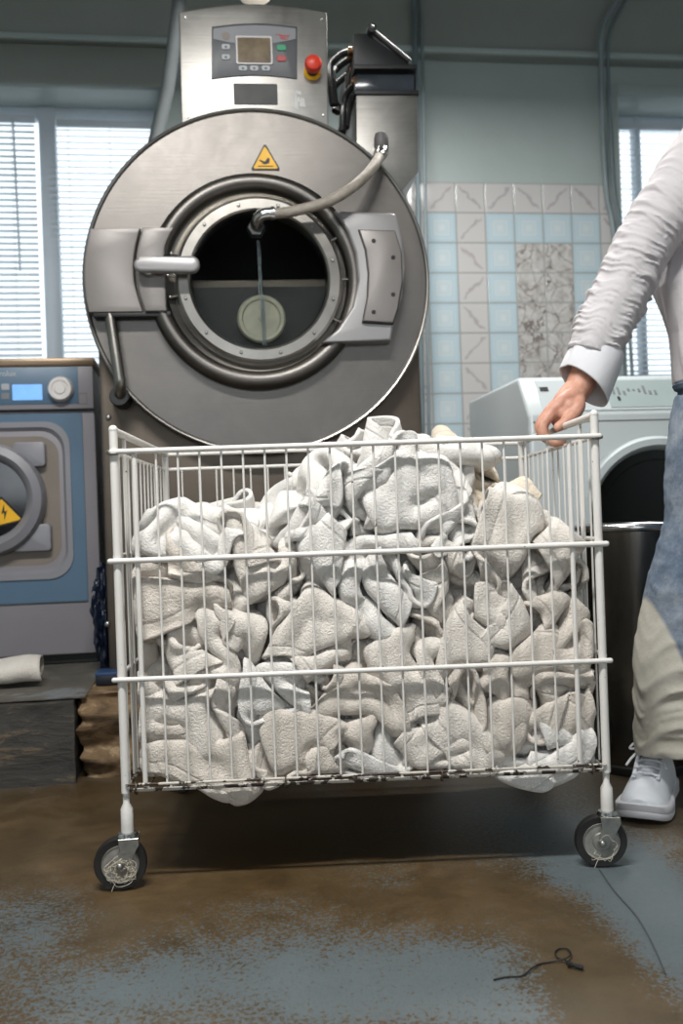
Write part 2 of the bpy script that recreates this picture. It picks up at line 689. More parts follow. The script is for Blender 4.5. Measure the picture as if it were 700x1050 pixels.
# ================================================================ ROOM
WALL_Y = 4.5
DEG = math.degrees(ROOM)
wf = Frame(WALL_Y, DEG)
RL = (0, WALL_Y, 0)
XL, XR, ZC = -3.4, 3.0, 3.45
BACKZ = -7.2                       # the far end of the room behind the camera, along the room's own depth


def struct(mb, name, mat, **kw):
    o = mb.build(name, mat, None, **kw)
    o.location = RL
    o.rotation_euler = (0, 0, ROOM)
    o['kind'] = 'structure'
    return o


# floor with its worn paint
def floor():
    nx, ny = 190, 220
    x = np.linspace(XL, XR, nx)
    y = np.linspace(BACKZ, .3, ny)
    y = np.concatenate((np.linspace(BACKZ, -4, 20), np.linspace(-3.96, -1.5, 130), np.linspace(-1.45, .3, 30)))
    ny = len(y)
    X, Y = np.meshgrid(x, y, indexing='ij')
    co = np.stack((X, Y, np.zeros_like(X)), -1).reshape(-1, 3)
    idx = np.arange(nx*ny).reshape(nx, ny)
    f = np.stack([idx[:-1, :-1], idx[1:, :-1], idx[1:, 1:], idx[:-1, 1:]], -1).reshape(-1, 4)
    me = bpy.data.meshes.new('floor')
    me.from_pydata(co.tolist(), [], f.tolist())
    me.materials.append(M['floor'])
    c, n = math.cos(ROOM), math.sin(ROOM)
    WX = co[:, 0]*c-co[:, 1]*n
    WY = WALL_Y+co[:, 0]*n+co[:, 1]*c
    p = np.full(len(co), .28)
    # patches where the blue-grey paint survives / is gone: (x, y on the floor, radii, amount)
    def spot(px, py, rx, ry, a):
        w = at(px, py, EYE/(-ray(px, py)[1]))
        sx = rx*w.y/FOC
        sy = ry*w.y*w.y/(FOC*EYE)
        return w.x, w.y, sx, sy, a
    for px, py, rx, ry, a in ((30, 945, 60, 40, .42), (80, 1020, 70, 40, .38), (180, 1000, 60, 35, .36), (300, 1000, 90, 45, .42), (420, 1010, 110, 40, .38),
                              (520, 1040, 70, 35, .3), (270, 925, 55, 14, .22), (400, 905, 30, 10, .2), (650, 900, 55, 45, .75), (690, 960, 40, 60, .75), (590, 895, 45, 14, .4),
                              (560, 850, 60, 30, .5), (480, 985, 60, 25, .35),
                              (600, 1000, 40, 45, -.5), (640, 1050, 50, 20, -.4), (300, 910, 160, 20, -.18), (500, 925, 60, 30, -.3), (150, 880, 120, 40, -.3), (120, 950, 30, 60, -.2),
                              (60, 850, 120, 30, -.3)):
        wx, wy, sx, sy, a = spot(px, py, rx, ry, a)
        p += a*np.exp(-(((WX-wx)/sx)**2+((WY-wy)/sy)**2)*.9)
    far = (WY > 2.5) & (WX > .2)
    p[far] += .3
    at_ = me.attributes.new('paint', 'FLOAT', 'POINT')
    at_.data.foreach_set('value', p.astype(np.float32))
    o = bpy.data.objects.new('floor', me)
    link(o)
    o.location = RL
    o.rotation_euler = (0, 0, ROOM)
    o['kind'] = 'structure'


floor()

# back wall with two deep window openings
wx0, wz1 = wf.m(-170, 88)[0], wf.m(60, 88)[1]
wx1 = wf.m(172, 200)[0]
wz0 = 1.28
rx0, rz1 = wf.m(636, 200)[0], wf.m(660, 99)[1]
rx1 = rx0+1.15
THK = .30


def holes(mb, x0, x1, z0, z1, hs, y0, y1):
    """a slab of wall with rectangular holes, made of plain blocks"""
    xs = x0
    for a, b, c, d in hs:
        mb.box(xs, a, y0, y1, z0, z1)
        mb.box(a, b, y0, y1, z0, c)
        mb.box(a, b, y0, y1, d, z1)
        xs = b
    mb.box(xs, x1, y0, y1, z0, z1)
    return mb


struct(holes(MB(), XL, XR, 0, ZC, [(wx0, wx1, wz0, wz1), (rx0, rx1, wz0, rz1)], 0, THK), 'wall_back', M['wall'])
struct(MB().box(XL-.2, XL, BACKZ, THK, 0, ZC), 'wall_left', M['wall'])
struct(MB().box(XR, XR+.2, BACKZ, THK, 0, ZC), 'wall_right', M['wall'])
struct(MB().box(XL-.2, XR+.2, BACKZ-.2, THK, ZC, ZC+.15), 'ceiling', M['ceiling'])
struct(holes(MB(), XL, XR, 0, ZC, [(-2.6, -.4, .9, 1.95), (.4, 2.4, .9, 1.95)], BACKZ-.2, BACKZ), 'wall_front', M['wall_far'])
# the beam above the windows and its moulding
bz = (wf.m(560, 53, -.10)[1]+wf.m(60, 43, -.10)[1])/2
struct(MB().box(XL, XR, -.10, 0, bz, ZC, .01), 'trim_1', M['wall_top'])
struct(MB().box(XL, XR, -.125, -.10, bz-.012, bz+.012, .005), 'trim_2', M['wall'])
# lower step of the beam over the left window
bz2 = wf.m(60, 86, -.05)[1]
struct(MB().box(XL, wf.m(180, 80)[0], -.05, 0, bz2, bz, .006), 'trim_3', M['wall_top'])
# casing round the right window
cw = .055
struct(MB().box(rx0-cw, rx0, -.012, 0, wz0, rz1+cw, .004).box(rx0, rx1, -.012, 0, rz1, rz1+cw, .004), 'trim_4', M['wall'])


# tiled field: one mesh, every tile a face with its own square of UV
def tiles():
    ts = .1395*1.015
    xa, zt = wf.m(435, 187)
    zt = (zt+wf.m(636, 190)[1])/2
    ncol = 26
    nrow = int(zt/ts)+1
    # column kinds as read along the wall from the pipe: P = pink squiggle, B = blue
    cols = {0: 'B', 1: 'P', 2: 'B', 3: 'M', 4: 'M', 5: 'B', 6: 'P'}
    me = bpy.data.meshes.new('tile_panel')
    v, f, mi, uv = [], [], [], []
    rg = random.Random(5)
    first = -6
    for i in range(first, ncol+first):
        x0 = xa+.0+(i-0)*ts-.0*ts+.018*ts
        x1 = x0+ts
        if x0 > XR-.01:
            break
        x1 = min(x1, XR)
        for j in range(nrow):
            z1 = zt-j*ts
            z0 = max(0.0, z1-ts)
            # leave the window openings free
            segs = [(x0, x1)]
            if z1 > wz0+.001:
                if x0 < rx1 and x1 > rx0-cw:
                    segs = []
                    if x0 < rx0-cw:
                        segs.append((x0, rx0-cw))
                    if x1 > rx1:
                        segs.append((max(x0, rx1), x1))
            for sa, sb in segs:
                if sb-sa < .004:
                    continue
                k = len(v)
                v += [(sa, -.006, z0), (sb, -.006, z0), (sb, -.006, z1), (sa, -.006, z1)]
                f.append((k, k+1, k+2, k+3))
                cm = i % 7 if i < 0 else (i if i <= 6 else (i-1) % 4)
                knd = cols.get(cm, 'B')
                if j == 0:
                    m = 1
                elif knd == 'M':
                    m = 0 if j == 1 else (2 if j < 7 else 0)
                elif knd == 'P':
                    m = 1
                else:
                    m = 0
                mi.append(m)
                ua, ub = (sa-x0)/ts, (sb-x0)/ts
                va = 1-(z1-z0)/ts
                if m == 2:
                    uv += [(i+ua, -j+va), (i+ub, -j+va), (i+ub, -j+1-1e-4), (i+ua, -j+1-1e-4)]
                elif m == 1 and (i+j) % 2:
                    uv += [(i+1-ua-1e-4, -j+va), (i+1-ub+1e-4, -j+va), (i+1-ub+1e-4, -j+1-1e-4), (i+1-ua-1e-4, -j+1-1e-4)]
                else:
                    uv += [(i+ua+1e-4, -j+va), (i+ub-1e-4, -j+va), (i+ub-1e-4, -j+1-1e-4), (i+ua+1e-4, -j+1-1e-4)]
    me.from_pydata(v, [], f)
    for m in ('tile_blue', 'tile_pink', 'tile_stone'):
        me.materials.append(M[m])
    me.polygons.foreach_set('material_index', mi)
    l = me.uv_layers.new(name='UVMap')
    l.data.foreach_set('uv', [c for p in uv for c in p])
    o = bpy.data.objects.new('wall_tiling', me)
    link(o)
    o.location = RL
    o.rotation_euler = (0, 0, ROOM)
    o['kind'] = 'structure'


tiles()


# windows: frames, panes, blinds
def window(n, x0, x1, z0, z1, mull):
    mb = MB()
    y0, y1 = THK-.07, THK-.01
    t = .055
    mb.box(x0, x0+t, y0, y1, z0, z1, .005).box(x1-t, x1, y0, y1, z0, z1, .005)
    mb.box(x0, x1, y0, y1, z0, z0+t, .005).box(x0, x1, y0, y1, z1-t, z1, .005)
    for a, w in mull:
        mb.box(a-w/2, a+w/2, y0-.01, y1, z0, z1, .006)
    o = struct(mb, 'window_%d' % n, M['white_frame'])
    p = MB().box(x0+.02, x1-.02, THK-.04, THK-.034, z0+.02, z1-.02).build('window_pane', M['glass'], o)
    MB().box(x0-.02, x1+.02, -.05, THK-.07, z0-.03, z0, .008).build('window_sill', M['white_frame'], o)
    return o


ml = wf.m(52, 240, THK-.07)[0]
window(1, wx0, wx1, wz0, wz1, [(ml, .075), (ml-1.0, .07)])
window(2, rx0, rx1, wz0, rz1, [(wf.m(657, 260, THK-.07)[0], .03), (rx0+.8, .05)])


def blind(x0, x1, z0, z1, y, tilt, label, cord):
    base = thing('venetian_blind', label, 'blind', (0, 0, 0), ROOM, 'venetian blinds at the back windows')
    c, n = math.cos(ROOM), math.sin(ROOM)
    cx = (x0+x1)/2
    base.location = (cx*c-y*n, WALL_Y+cx*n+y*c, z1)
    w = (x1-x0)/2
    H = z1-z0
    mb = MB().box(-w, w, -.014, .014, -.03, 0, .004)
    mb.build('head_rail', M['white_frame'], base)
    mb = MB()
    step = .0285
    k = 0
    z = -.045
    while z > -H+.03:
        a = tilt+random.uniform(-.03, .03)
        q = [(-.0125, .0), (-.006, .0016), (0, .0021), (.006, .0016), (.0125, 0)]
        pts = []
        for u, h in q:
            pts.append((u*math.cos(a)-h*math.sin(a), u*math.sin(a)+h*math.cos(a)))
        vs = [[mb.bm.verts.new((sx*w*.995, py, z+pz)) for py, pz in pts] for sx in (-1, 1)]
        for i in range(4):
            mb.bm.faces.new((vs[0][i], vs[1][i], vs[1][i+1], vs[0][i+1]))
        z -= step
    mb.build('slats', M['slat'], base, 60, recalc=False)
    MB().box(-w, w, -.012, .012, -H, -H+.014, .004).build('bottom_rail', M['white_frame'], base)
    for u in (-w*.78, 0, w*.78):
        MB().box(u-.001, u+.001, -.0145, -.0135, -H+.01, -.02).build('ladder_cord', M['white_frame'], base)
    if cord is not None:
        MB().bar((cord-cx, -.03, -.02), (cord-cx+.01, -.03, -.72), .005, 6).build('tilt_wand', M['white_frame'], base)


by = .17
blind(ml-.99, ml-.045, wz0+.03, wf.m(30, 119, by)[1], by, .85, 'white venetian blind at the far left, left of the white window mullion', wf.m(17, 200, by)[0])
blind(ml+.05, wx1-.02, wz0+.03, wf.m(100, 124, by)[1], by, .6, 'brightly backlit white blind between the mullion and the round steel washer', None)
blind(rx0+.01, rx1-.02, wz0+.03, wf.m(665, 127, by)[1], by, .5, 'white venetian blind behind the person, right of the tiled wall', None)


# pipes on the wall
def wpt(px, py, off):
    x, z = wf.m(px, py, off)
    return (x, off, z)


def on_wall(mb, name, mat, label, cat, group=None):
    o = mb.build(name, mat)
    o.location = RL
    o.rotation_euler = (0, 0, ROOM)
    return tag(o, label, cat, group)


def smooth(pts, n=8):
    P = [Vector(p) for p in pts]
    out = []
    for i in range(len(P)-1):
        a, b, c, d = P[max(i-1, 0)], P[i], P[i+1], P[min(i+2, len(P)-1)]
        for k in range(n):
            t = k/n
            out.append(.5*((2*b)+(c-a)*t+(2*a-5*b+4*c-d)*t*t+(3*b-a-3*c+d)*t**3))
    out.append(P[-1])
    return out


on_wall(MB().tube(smooth([wpt(648, -60, -.2), wpt(636, -8, -.2), wpt(618, 28, -.19), wpt(616, 60, -.16), wpt(618, 140, -.06), wpt(622, 200, -.04), wpt(630, 250, -.04), wpt(640, 420, -.04)]), .013, 12),
        'wall_pipe', M['pipe'], 'thick grey pipe that bends off the beam and runs down beside the right window', 'pipe', 'pipes down the wall by the right window')
on_wall(MB().tube(smooth([wpt(656, -60, -.19), wpt(644, -8, -.19), wpt(626, 30, -.18), wpt(623, 60, -.15), wpt(626, 140, -.05), wpt(630, 200, -.03), wpt(640, 260, -.03), wpt(650, 420, -.03)]), .009, 10),
        'wall_pipe', M['conduit'], 'thinner dark pipe hugging the right side of the thick bent wall pipe', 'pipe', 'pipes down the wall by the right window')
on_wall(MB().bar(wpt(424, -40, -.14), wpt(435, 560, -.14), .013, 10), 'wall_conduit', M['conduit'], 'straight grey conduit rising behind the steel dispenser box', 'pipe')
on_wall(MB().bar(wpt(431, -40, -.13), wpt(442, 560, -.13), .009, 10), 'wall_conduit', M['pipe'], 'slim pale conduit along the left edge of the tiled wall', 'pipe')
on_wall(MB().tube([wpt(188, -40, -.75), wpt(183, 10, -.72), wpt(172, 90, -.6), wpt(152, 175, -.5), wpt(140, 300, -.5)], .027, 14), 'drain_pipe', M['pipe_light'],
        'pale slanting plastic pipe behind the left side of the control box', 'pipe')

# ledge and broken plinth
lf = Frame(2.61, DEG)
lx1, lz = lf.m(75, 724)
lz = .215
mb = MB()
xs = [-1.9, lx1]
b = bmesh.new()
bmesh.ops.create_cube(b, size=1)
for v in b.verts:
    v.co = Vector(((xs[0]+xs[1])/2+v.co.x*(xs[1]-xs[0]), .75+v.co.y*1.5, lz/2-.01+v.co.z*(lz+.02)))
bmesh.ops.subdivide_edges(b, edges=b.edges[:], cuts=22, use_grid_fill=True)
rg = random.Random(3)
from mathutils import noise as mn
for v in b.verts:
    q = mn.noise(Vector((v.co.x*6, v.co.y*6, v.co.z*14)))
    v.co += Vector((q*.004, q*.006, q*.002))
    if v.co.y < .01 and v.co.z > lz-.015:
        v.co.z -= .012*abs(mn.noise(Vector((v.co.x*9, 0, 3))))+.004
mb.merge(b)
o = mb.build('ledge', M['ledge'], None, 50)
o.location, o.rotation_euler = (0, 2.61, 0), (0, 0, ROOM)
tag(o, kind='structure')
# cement skim on the ledge
o = MB().box(-1.9, lx1+.03, .02, 1.5, lz, lz+.008, .003).build('ledge_floor', M['ledge_top'])
o.location, o.rotation_euler = (0, 2.61, 0), (0, 0, ROOM)
tag(o, kind='structure')
b = bmesh.new()
bmesh.ops.create_cube(b, size=1)
px0, px1 = lf.m(85, 760, .04)[0], lf.m(452, 760, .04)[0]
for v in b.verts:
    v.co = Vector(((px0+px1)/2+v.co.x*(px1-px0), .04+.75+v.co.y*1.5, .105+v.co.z*.23))
bmesh.ops.subdivide_edges(b, edges=b.edges[:], cuts=50, use_grid_fill=True)
for v in b.verts:
    z = v.co.z
    if v.co.y < .06 or v.co.x < px0+.02:
        lay = math.sin(z*95+mn.noise(Vector((v.co.x*7, 0, 1)))*2.5)
        q = mn.noise(Vector((v.co.x*14, v.co.y*14, z*30)))
        v.co.y += .004*lay+.03*q+.03*mn.noise(Vector((v.co.x*5, 3, z*16)))
        v.co.x += .004*lay+.02*q if v.co.x < px0+.02 else 0
mb = MB().merge(b)
o = mb.build('plinth', M['stone'], None, 60)
o.location, o.rotation_euler = (0, 2.61, 0), (0, 0, ROOM)
tag(o, kind='structure')


# ================================================================ BIG WASHER EXTRACTOR
MD = 6.0
mf = Frame(2.75, MD)
cx, cz = mf.m(265.5, 288)
mf.bx = cx
R = (mf.m(443, 290)[0]-mf.m(88, 290)[0])/2
wash = thing('industrial_washer', 'large round stainless steel industrial washer with a porthole door and control box on top', 'washing machine', mf.loc(), mf.th)
K = R/177.5          # metres per pixel at the disc plane


def mm(px, py, off=0.0):
    x, z = mf.m(px, py, off)
    return x, z


# body behind and below the disc
bx0, bx1 = mf.m(106, 520, .06)[0], mf.m(436, 520, .06)[0]
PT = .222
MB().box(bx0, bx1, .06, .95, PT, cz+.02, .012).build('body', M['steel_body'], wash)
d = MB()
d.capends = False
d.lathe([(R-.035, .02), (R-.03, .95)], (0, 0, cz), 'y', 96)
d.build('drum_casing', M['steel_body'], wash)
# disc: an annulus with a rolled rim
prof = [(.235, .012), (.24, 0), (R-.012, 0), (R-.006, -.004), (R, 0), (R+.001, .008), (R-.004, .02), (R-.03, .024), (.235, .024)]
d = MB()
d.lathe(prof, (0, 0, cz), 'y', 128, closed=True)
disc = d.build('front_disc', M['steel'], wash, 30)
# bright bead round the disc
MB().tube([(math.cos(a)*(R-.004), -.002, cz+math.sin(a)*(R-.004)) for a in [2*PI*k/128 for k in range(128)]], .0045, 8, closed=True).build('rim_bead', M['steel_bright'], wash)
# toothed clamping flange behind
d = MB()
n = 150
for k in range(n):
    a = 2*PI*k/n
    ca, sa = math.cos(a), math.sin(a)
    rot = Matrix.Rotation(-a, 3, 'Y')
    r0 = R-.004
    d.box(r0-.01, r0+.007, .022, .04, cz-.0062, cz+.0062, 0, rot=rot, piv=(0, .03, cz))
d.build('clamp_flange', M['black_gloss'], wash)
# warm dark gap where the door assembly meets the disc
# outer torus of the door
tx, tz = mm(263.5, 288, -.03)
RT = 101*K
d = MB()
pr = []
for k in range(20):
    a = 2*PI*k/20
    pr.append((RT+.026*math.cos(a), -.018+.030*math.sin(a)))
d.lathe(pr, (tx, 0, tz), 'y', 96, closed=True)
door = d.build('door', M['steel'], wash)
dx, dz = mm(266, 287, -.03)
# conical neck and bolted ring
d = MB()
d.lathe([(RT-.015, -.018), (86*K, -.006), (84*K, -.02), (84*K, -.036), (81.5*K, -.04), (72*K, -.04), (70*K, -.036), (69*K, -.02), (69*K, .02), (RT-.015, .02)], (dx, 0, dz), 'y', 96, closed=True)
d.build('porthole_ring', M['steel_bright'], door, 30)
for k in range(12):
    a = math.radians(k*30+14)
    c = (dx+math.cos(a)*77*K, -.0405, dz+math.sin(a)*77*K)
    b = MB().lathe([(.0045, 0), (.0045, -.003), (.0025, -.005)], c, 'y', 12)
    b.build('bolt', M['zinc'], door)
for px, py in ((181, 263), (181, 284), (181, 304), (341, 247), (353, 287), (343, 328)):
    x, z = mm(px, py, -.02)
    a = math.atan2(z-dz, x-dx)
    r1, r2 = 84*K, 92*K
    b = MB().bar((dx+math.cos(a)*r1, -.03, dz+math.sin(a)*r1), (dx+math.cos(a)*r2, -.03, dz+math.sin(a)*r2), .004, 8)
    b.ball((dx+math.cos(a)*r2, -.03, dz+math.sin(a)*r2), .0058, u=10, v=6)
    b.build('clamp_screw', M['chrome'], door)
g = MB()
g.lathe([(70*K, -.022), (70*K, -.014)], (dx, 0, dz), 'y', 64)
g.build('porthole_glass', M['glass'], door)
# drum interior
d = MB()
d.capends = False
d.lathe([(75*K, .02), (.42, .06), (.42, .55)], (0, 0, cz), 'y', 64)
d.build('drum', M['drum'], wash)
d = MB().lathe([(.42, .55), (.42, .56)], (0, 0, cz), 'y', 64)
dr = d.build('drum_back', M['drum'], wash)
# the pale round plate low in the drum
x, z = mm(268, 327, .02)
rr = 25*K
d = MB().lathe([(rr, .03), (rr, .018), (rr*.93, .010), (rr*.80, .012), (rr*.76, .02), (rr*.12, .020), (rr*.10, .018), (1e-7, .018)], (x, 0, z), 'y', 48)
d.build('round_drain_plate', plain('pale_round_plate', srgb(206, 200, 178), .5, 0, .25, 18), wash, 12, label='pale round plate seen through the porthole')
# black drum shows above; the lighter tub wall covers the lower part
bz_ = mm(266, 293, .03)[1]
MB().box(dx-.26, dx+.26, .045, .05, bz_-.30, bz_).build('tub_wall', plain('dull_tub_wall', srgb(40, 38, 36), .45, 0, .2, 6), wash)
# water thread and the elbow it falls from
ex, ez = mm(263, 240, -.03)
xs_, zs_ = mm(270, 352, -.03)
for j in range(7):
    pts = [(ex+.004+(xs_-ex)*t+.004*math.sin(9*t+j*1.3)*t+(j-3)*.0012+.0015*math.sin(23*t+2.1*j), -.004+.0015*j, ez-.01+(zs_-ez+.01)*t) for t in np.linspace(0, 1, 16)]
    MB().tube(pts, [.0004+.0011*math.sin(3*i+j)**2 for i in range(16)], 6).build('water_stream', M['water'], wash)

# latch block on the left: outer plate and inner plate with a curved split
def circ_x(z, r, sgn=-1):
    return sgn*math.sqrt(max(r*r-(z-cz)**2, 0))


z1, z0 = mm(110, 235, -.04)[1], mm(110, 321, -.04)[1]
zz = np.linspace(z0, z1, 14)
xsplit = lambda t: mm(137, 0, -.04)[0]-.022*math.sin(PI*t)*1.0
outer = [(circ_x(z, R-.012), z) for z in zz]
split = [(xsplit((z-z0)/(z1-z0)), z) for z in zz]
poly = outer+[(x-.003, z) for x, z in split[::-1]]
MB().prism(poly, -.052, -.004, .006).build('latch_cover', M['cast'], wash)
inner = [(tx-math.sqrt(max((95*K)**2-(z-tz)**2, 0))-.004, z) for z in zz]
inner = [(max(x, split[0][0]+.06), z) for x, z in inner]
poly = [(x+.003, z) for x, z in split]+inner[::-1]
lb = MB().prism(poly, -.058, -.004, .007).build('latch_block', M['cast'], wash)
MB().box(outer[0][0]+.01, inner[0][0]+.01, -.046, -.002, z0-.012, z0+.002, .003).build('latch_shadow_lip', M['black'], lb)  # black strip standing in for the shadow under the latch block
hx0, hz0 = mm(138, 272.5, -.09)
hx1, _ = mm(205, 273, -.09)
hh = .0225
poly = arc(hx1-hh, hz0, hh, -90, 90, 8)+[(hx0+hh*.8, hz0+hh*.86)]+arc(hx0+hh*.8, hz0, hh*.86, 90, 270, 8)
h = MB().prism(poly, -.108, -.086, .008, 3).build('lever', M['cast_light'], wash, label='pale grey horizontal latch lever')
MB().lathe([(.015, -.088), (.017, -.056)], (hx0+.035, 0, hz0-.008), 'y', 20).build('lever_pivot', M['zinc'], h)

# hinge on the right
hp = [mm(*q, -.05) for q in ((343, 217), (405, 220), (412, 245), (415, 275), (412, 305), (404, 330), (400, 350), (330, 352), (346, 338), (361, 315), (367, 288), (364, 260), (356, 238))]
hi = MB().prism(hp, -.062, -.004, .008, 3).build('hinge', M['cast_light'], wash)
hp2 = [mm(*q, -.07) for q in ((367, 235), (405, 236), (412, 258), (413, 290), (408, 318), (403, 333), (371, 331), (376, 305), (377, 280), (374, 256))]
MB().prism([(x*1.0, z) for x, z in hp2], -.066, -.060, 0).build('hinge_gap', M['black'], hi)
c0 = (sum(p[0] for p in hp2)/len(hp2), sum(p[1] for p in hp2)/len(hp2))
hpl = MB().prism([(c0[0]+(x-c0[0])*.94, c0[1]+(z-c0[1])*.965) for x, z in hp2], -.080, -.062, .004).build('hinge_plate', M['cast'], hi)
for px, py in ((383, 247), (403, 264), (403, 302), (383, 320)):
    x, z = mm(px, py, -.08)
    MB().lathe([(.0062, -.0805), (.0055, -.082), (.003, -.082), (.0028, -.0795)], (x, 0, z), 'y', 14).build('hinge_screw', M['black_gloss'], hpl)

# bent handle bar, lower left
pts = [(mm(112, 318, -.03)[0], -.03, mm(112, 318, -.03)[1]), (mm(116, 345, -.035)[0], -.035, mm(116, 345, -.035)[1]), (mm(121, 378, -.04)[0], -.04, mm(121, 378, -.04)[1]),
       (mm(123, 394, -.04)[0], -.038, mm(123, 394, -.04)[1]), (mm(122, 402, -.03)[0], -.005, mm(122, 405, -.03)[1]), (mm(122, 404, 0)[0], .03, mm(122, 405, 0)[1])]
pb = MB().tube(smooth(pts, 6), .0155, 16).build('handle_bar', M['steel_bright'], wash)
x, z = mm(122, 406, -.02)
MB().lathe([(.025, -.02), (.028, -.01), (.028, .06)], (x, 0, z), 'y', 24).build('rubber_boot', M['black'], pb)
for px, py in ((111, 428), (110, 640)):
    x, z = mm(px, py, .06)
    MB().ball((x, .058, z), .008, (1, .6, 1), 12, 8).build('body_bolt', M['zinc'], wash)

# warning triangle
def sign_tri(c, w, h, y, parent, pict=0, rot=0.0):
    def rt(p):
        x, z = p
        return (c[0]+x*math.cos(rot)-z*math.sin(rot), c[1]+x*math.sin(rot)+z*math.cos(rot))
    def tri(s, r=.06):
        A = [(-w/2*s, -h*.36*s-h*0), (w/2*s, -h*.36*s), (0, h*.64*s)]
        out = []
        for i in range(3):
            p, a, b = A[i], A[i-1], A[(i+1) % 3]
            out.append((p[0]+(a[0]-p[0])*r, p[1]+(a[1]-p[1])*r))
            out.append((p[0]+(b[0]-p[0])*r, p[1]+(b[1]-p[1])*r))
        return [rt(q) for q in out]
    t = MB().prism(tri(1), y-.001, y, 0).build('warning_sign', M['ink'], parent)
    MB().prism(tri(.84), y-.0016, y-.001, 0).build('sign_field', M['yellow'], t)
    if pict == 0:     # a hand above a hot surface
        m = MB()
        s = w*.9
        m.prism([rt(q) for q in ((-.28*s, -.20*s), (.28*s, -.20*s), (.28*s, -.235*s), (-.28*s, -.235*s))], y-.0022, y-.0016)
        m.prism([rt(q) for q in ((-.24*s, -.02*s), (-.20*s, .02*s), (-.02*s, -.05*s), (.10*s, .10*s), (.16*s, .05*s), (.14*s, -.11*s), (.0*s, -.14*s), (-.12*s, -.08*s))], y-.0022, y-.0016)
        m.prism([rt(q) for q in ((-.14*s, -.10*s), (-.12*s, -.13*s), (.0*s, -.16*s), (.02*s, -.13*s))], y-.0022, y-.0016)
        m.build('pictogram', M['ink'], t)
    else:             # lightning
        s = w
        MB().prism([rt(q) for q in ((.05*s, .30*s), (-.10*s, .02*s), (-.01*s, .04*s), (-.07*s, -.20*s), (.09*s, .09*s), (.01*s, .07*s))], y-.0022, y-.0016).build('pictogram', M['ink'], t)
    return t


x, z = mm(272, 164.5, -.002)
sign_tri((x, z), 31*K, 28*K, -.0015, wash, 0)

# control box
p = lambda a, b, off=-.03: mm(a, b, off+.06)
top = [p(335+(183-335)*t, 12-8.5*math.sin(PI*t)**.9 if 0 < t < 1 else 12) for t in np.linspace(0, 1, 17)]
bl, br = p(187, 150), p(337, 150)
poly = [br]+top+[bl]
cb = MB().prism(poly, -.03, .27, .006, 2).build('control_box', M['steel_panel'], wash)
cb.location = (0, .06, 0)
fa = [p(304.5+(217-304.5)*t, 27.5-3.5*math.sin(PI*t), -.032) for t in np.linspace(0, 1, 13)]
fb = [p(217+(304.5-217)*t, 81-3.5*math.sin(PI*t), -.032) for t in np.linspace(0, 1, 13)]
F0 = MB().prism(fa+fb, -.034, -.028, .0015).build('fascia', M['fascia'], cb)
u1 = [p(303+(218.5-303)*t, 29.5-3.5*math.sin(PI*t), -.034) for t in np.linspace(0, 1, 13)]
u2 = [p(218.5+(303-218.5)*t, 40+6*math.sin(PI*t), -.034) for t in np.linspace(0, 1, 13)]
MB().prism(u1+u2, -.0352, -.034).build('fascia_band', M['fascia_light'], F0)


def plate(cxp, cyp, w, h, y, mat, name, parent, bev=.001, th=.002, r=2.0):
    a, b = p(cxp-w/2, cyp+h/2, y), p(cxp+w/2, cyp-h/2, y)
    return MB().prism(rrect(a[0], b[0], a[1], b[1], r*K, 4), y-th, y, bev, 1).build(name, mat, parent)


q = plate(260.5, 51.5, 37, 29, -.035, M['cast_light'], 'display_frame', F0)
plate(260.5, 51.5, 33, 25, -.0368, M['lcd'], 'display', q, .0005, .0012, 1.5)
plate(231.5, 37, 8, 8, -.0352, M['beige'], 'badge', F0, 0, .0006, 3.8)
m = MB()
for a0_, a1_, b0_, b1_ in ((282, 288, 35.2, 35.7), (286, 297, 36.2, 36.9), (287, 288.4, 37.4, 39.6), (289, 290.6, 37.4, 39.6), (291.2, 292.6, 37.4, 39.6), (293.2, 296, 37.6, 38.3), (288, 295, 39.7, 40.3)):
    e_, f2 = p(a0_, b1_, -.0354), p(a1_, b0_, -.0354)
    m.box(e_[0], f2[0], -.0360, -.0350, e_[1], f2[1])
m.build('red_logo', M['key_red'], F0)
for a, b in ((231.5, 48), (231.5, 58.5), (249, 70), (260.5, 70), (272.5, 70)):
    q = plate(a, b, 8.6, 5.4, -.035, M['key'], 'button', F0)
    plate(a, b, 2.5, 2.2, -.0372, M['fascia'], 'button_mark', q, 0, .0004, .6)
plate(288.5, 49, 9.5, 6, -.035, M['key_green'], 'button', F0)['label'] = 'green start button'
plate(288.5, 60, 9.5, 6, -.035, M['key_red'], 'button', F0)['label'] = 'red stop button'
plate(262, 96.7, 44, 21, -.0302, M['sticker'], 'black_plate', cb, .0005, .002, 1)
q = p(307, 103, -.031)
m = MB()
for a, b, c, d_ in ((301, 111, 305, 95), (307, 109, 313, 101), (302, 96, 309, 93.5), (304, 104, 308, 100)):
    e, f_ = p(a, b, -.031), p(c, d_, -.031)
    m.prism([(e[0], e[1]), (f_[0], e[1]-.002), (f_[0]-.003, f_[1]), (e[0]+.004, f_[1]+.003)], -.0306, -.0299)
m.build('sticker_residue', M['residue'], cb)
x, z = p(320, 74, -.032)
es = MB().lathe([(.0245, -.031), (.0245, -.036), (.02, -.040)], (x, 0, z), 'y', 32).build('emergency_stop', M['yellow'], cb)
MB().lathe([(.016, -.036), (.014, -.058), (.014, -.05)], (x, 0, z), 'y', 24).build('stop_stem', M['black_gloss'], es)
MB().lathe([(.018, -.056), (.0235, -.060), (.0245, -.072), (.020, -.083), (.010, -.088), (.003, -.089)], (x, 0, z+.006), 'y', 32).build('stop_knob', M['red'], es)
x0_, z0_ = p(238, 3, .1)
MB().lathe([(.045, 0), (.045, .03), (.03, .04), (.03, .16)], ((p(261, 0, .1)[0]), .12, z0_-.005), 'z', 24).build('vent_collar', M['steel_bright'], wash)
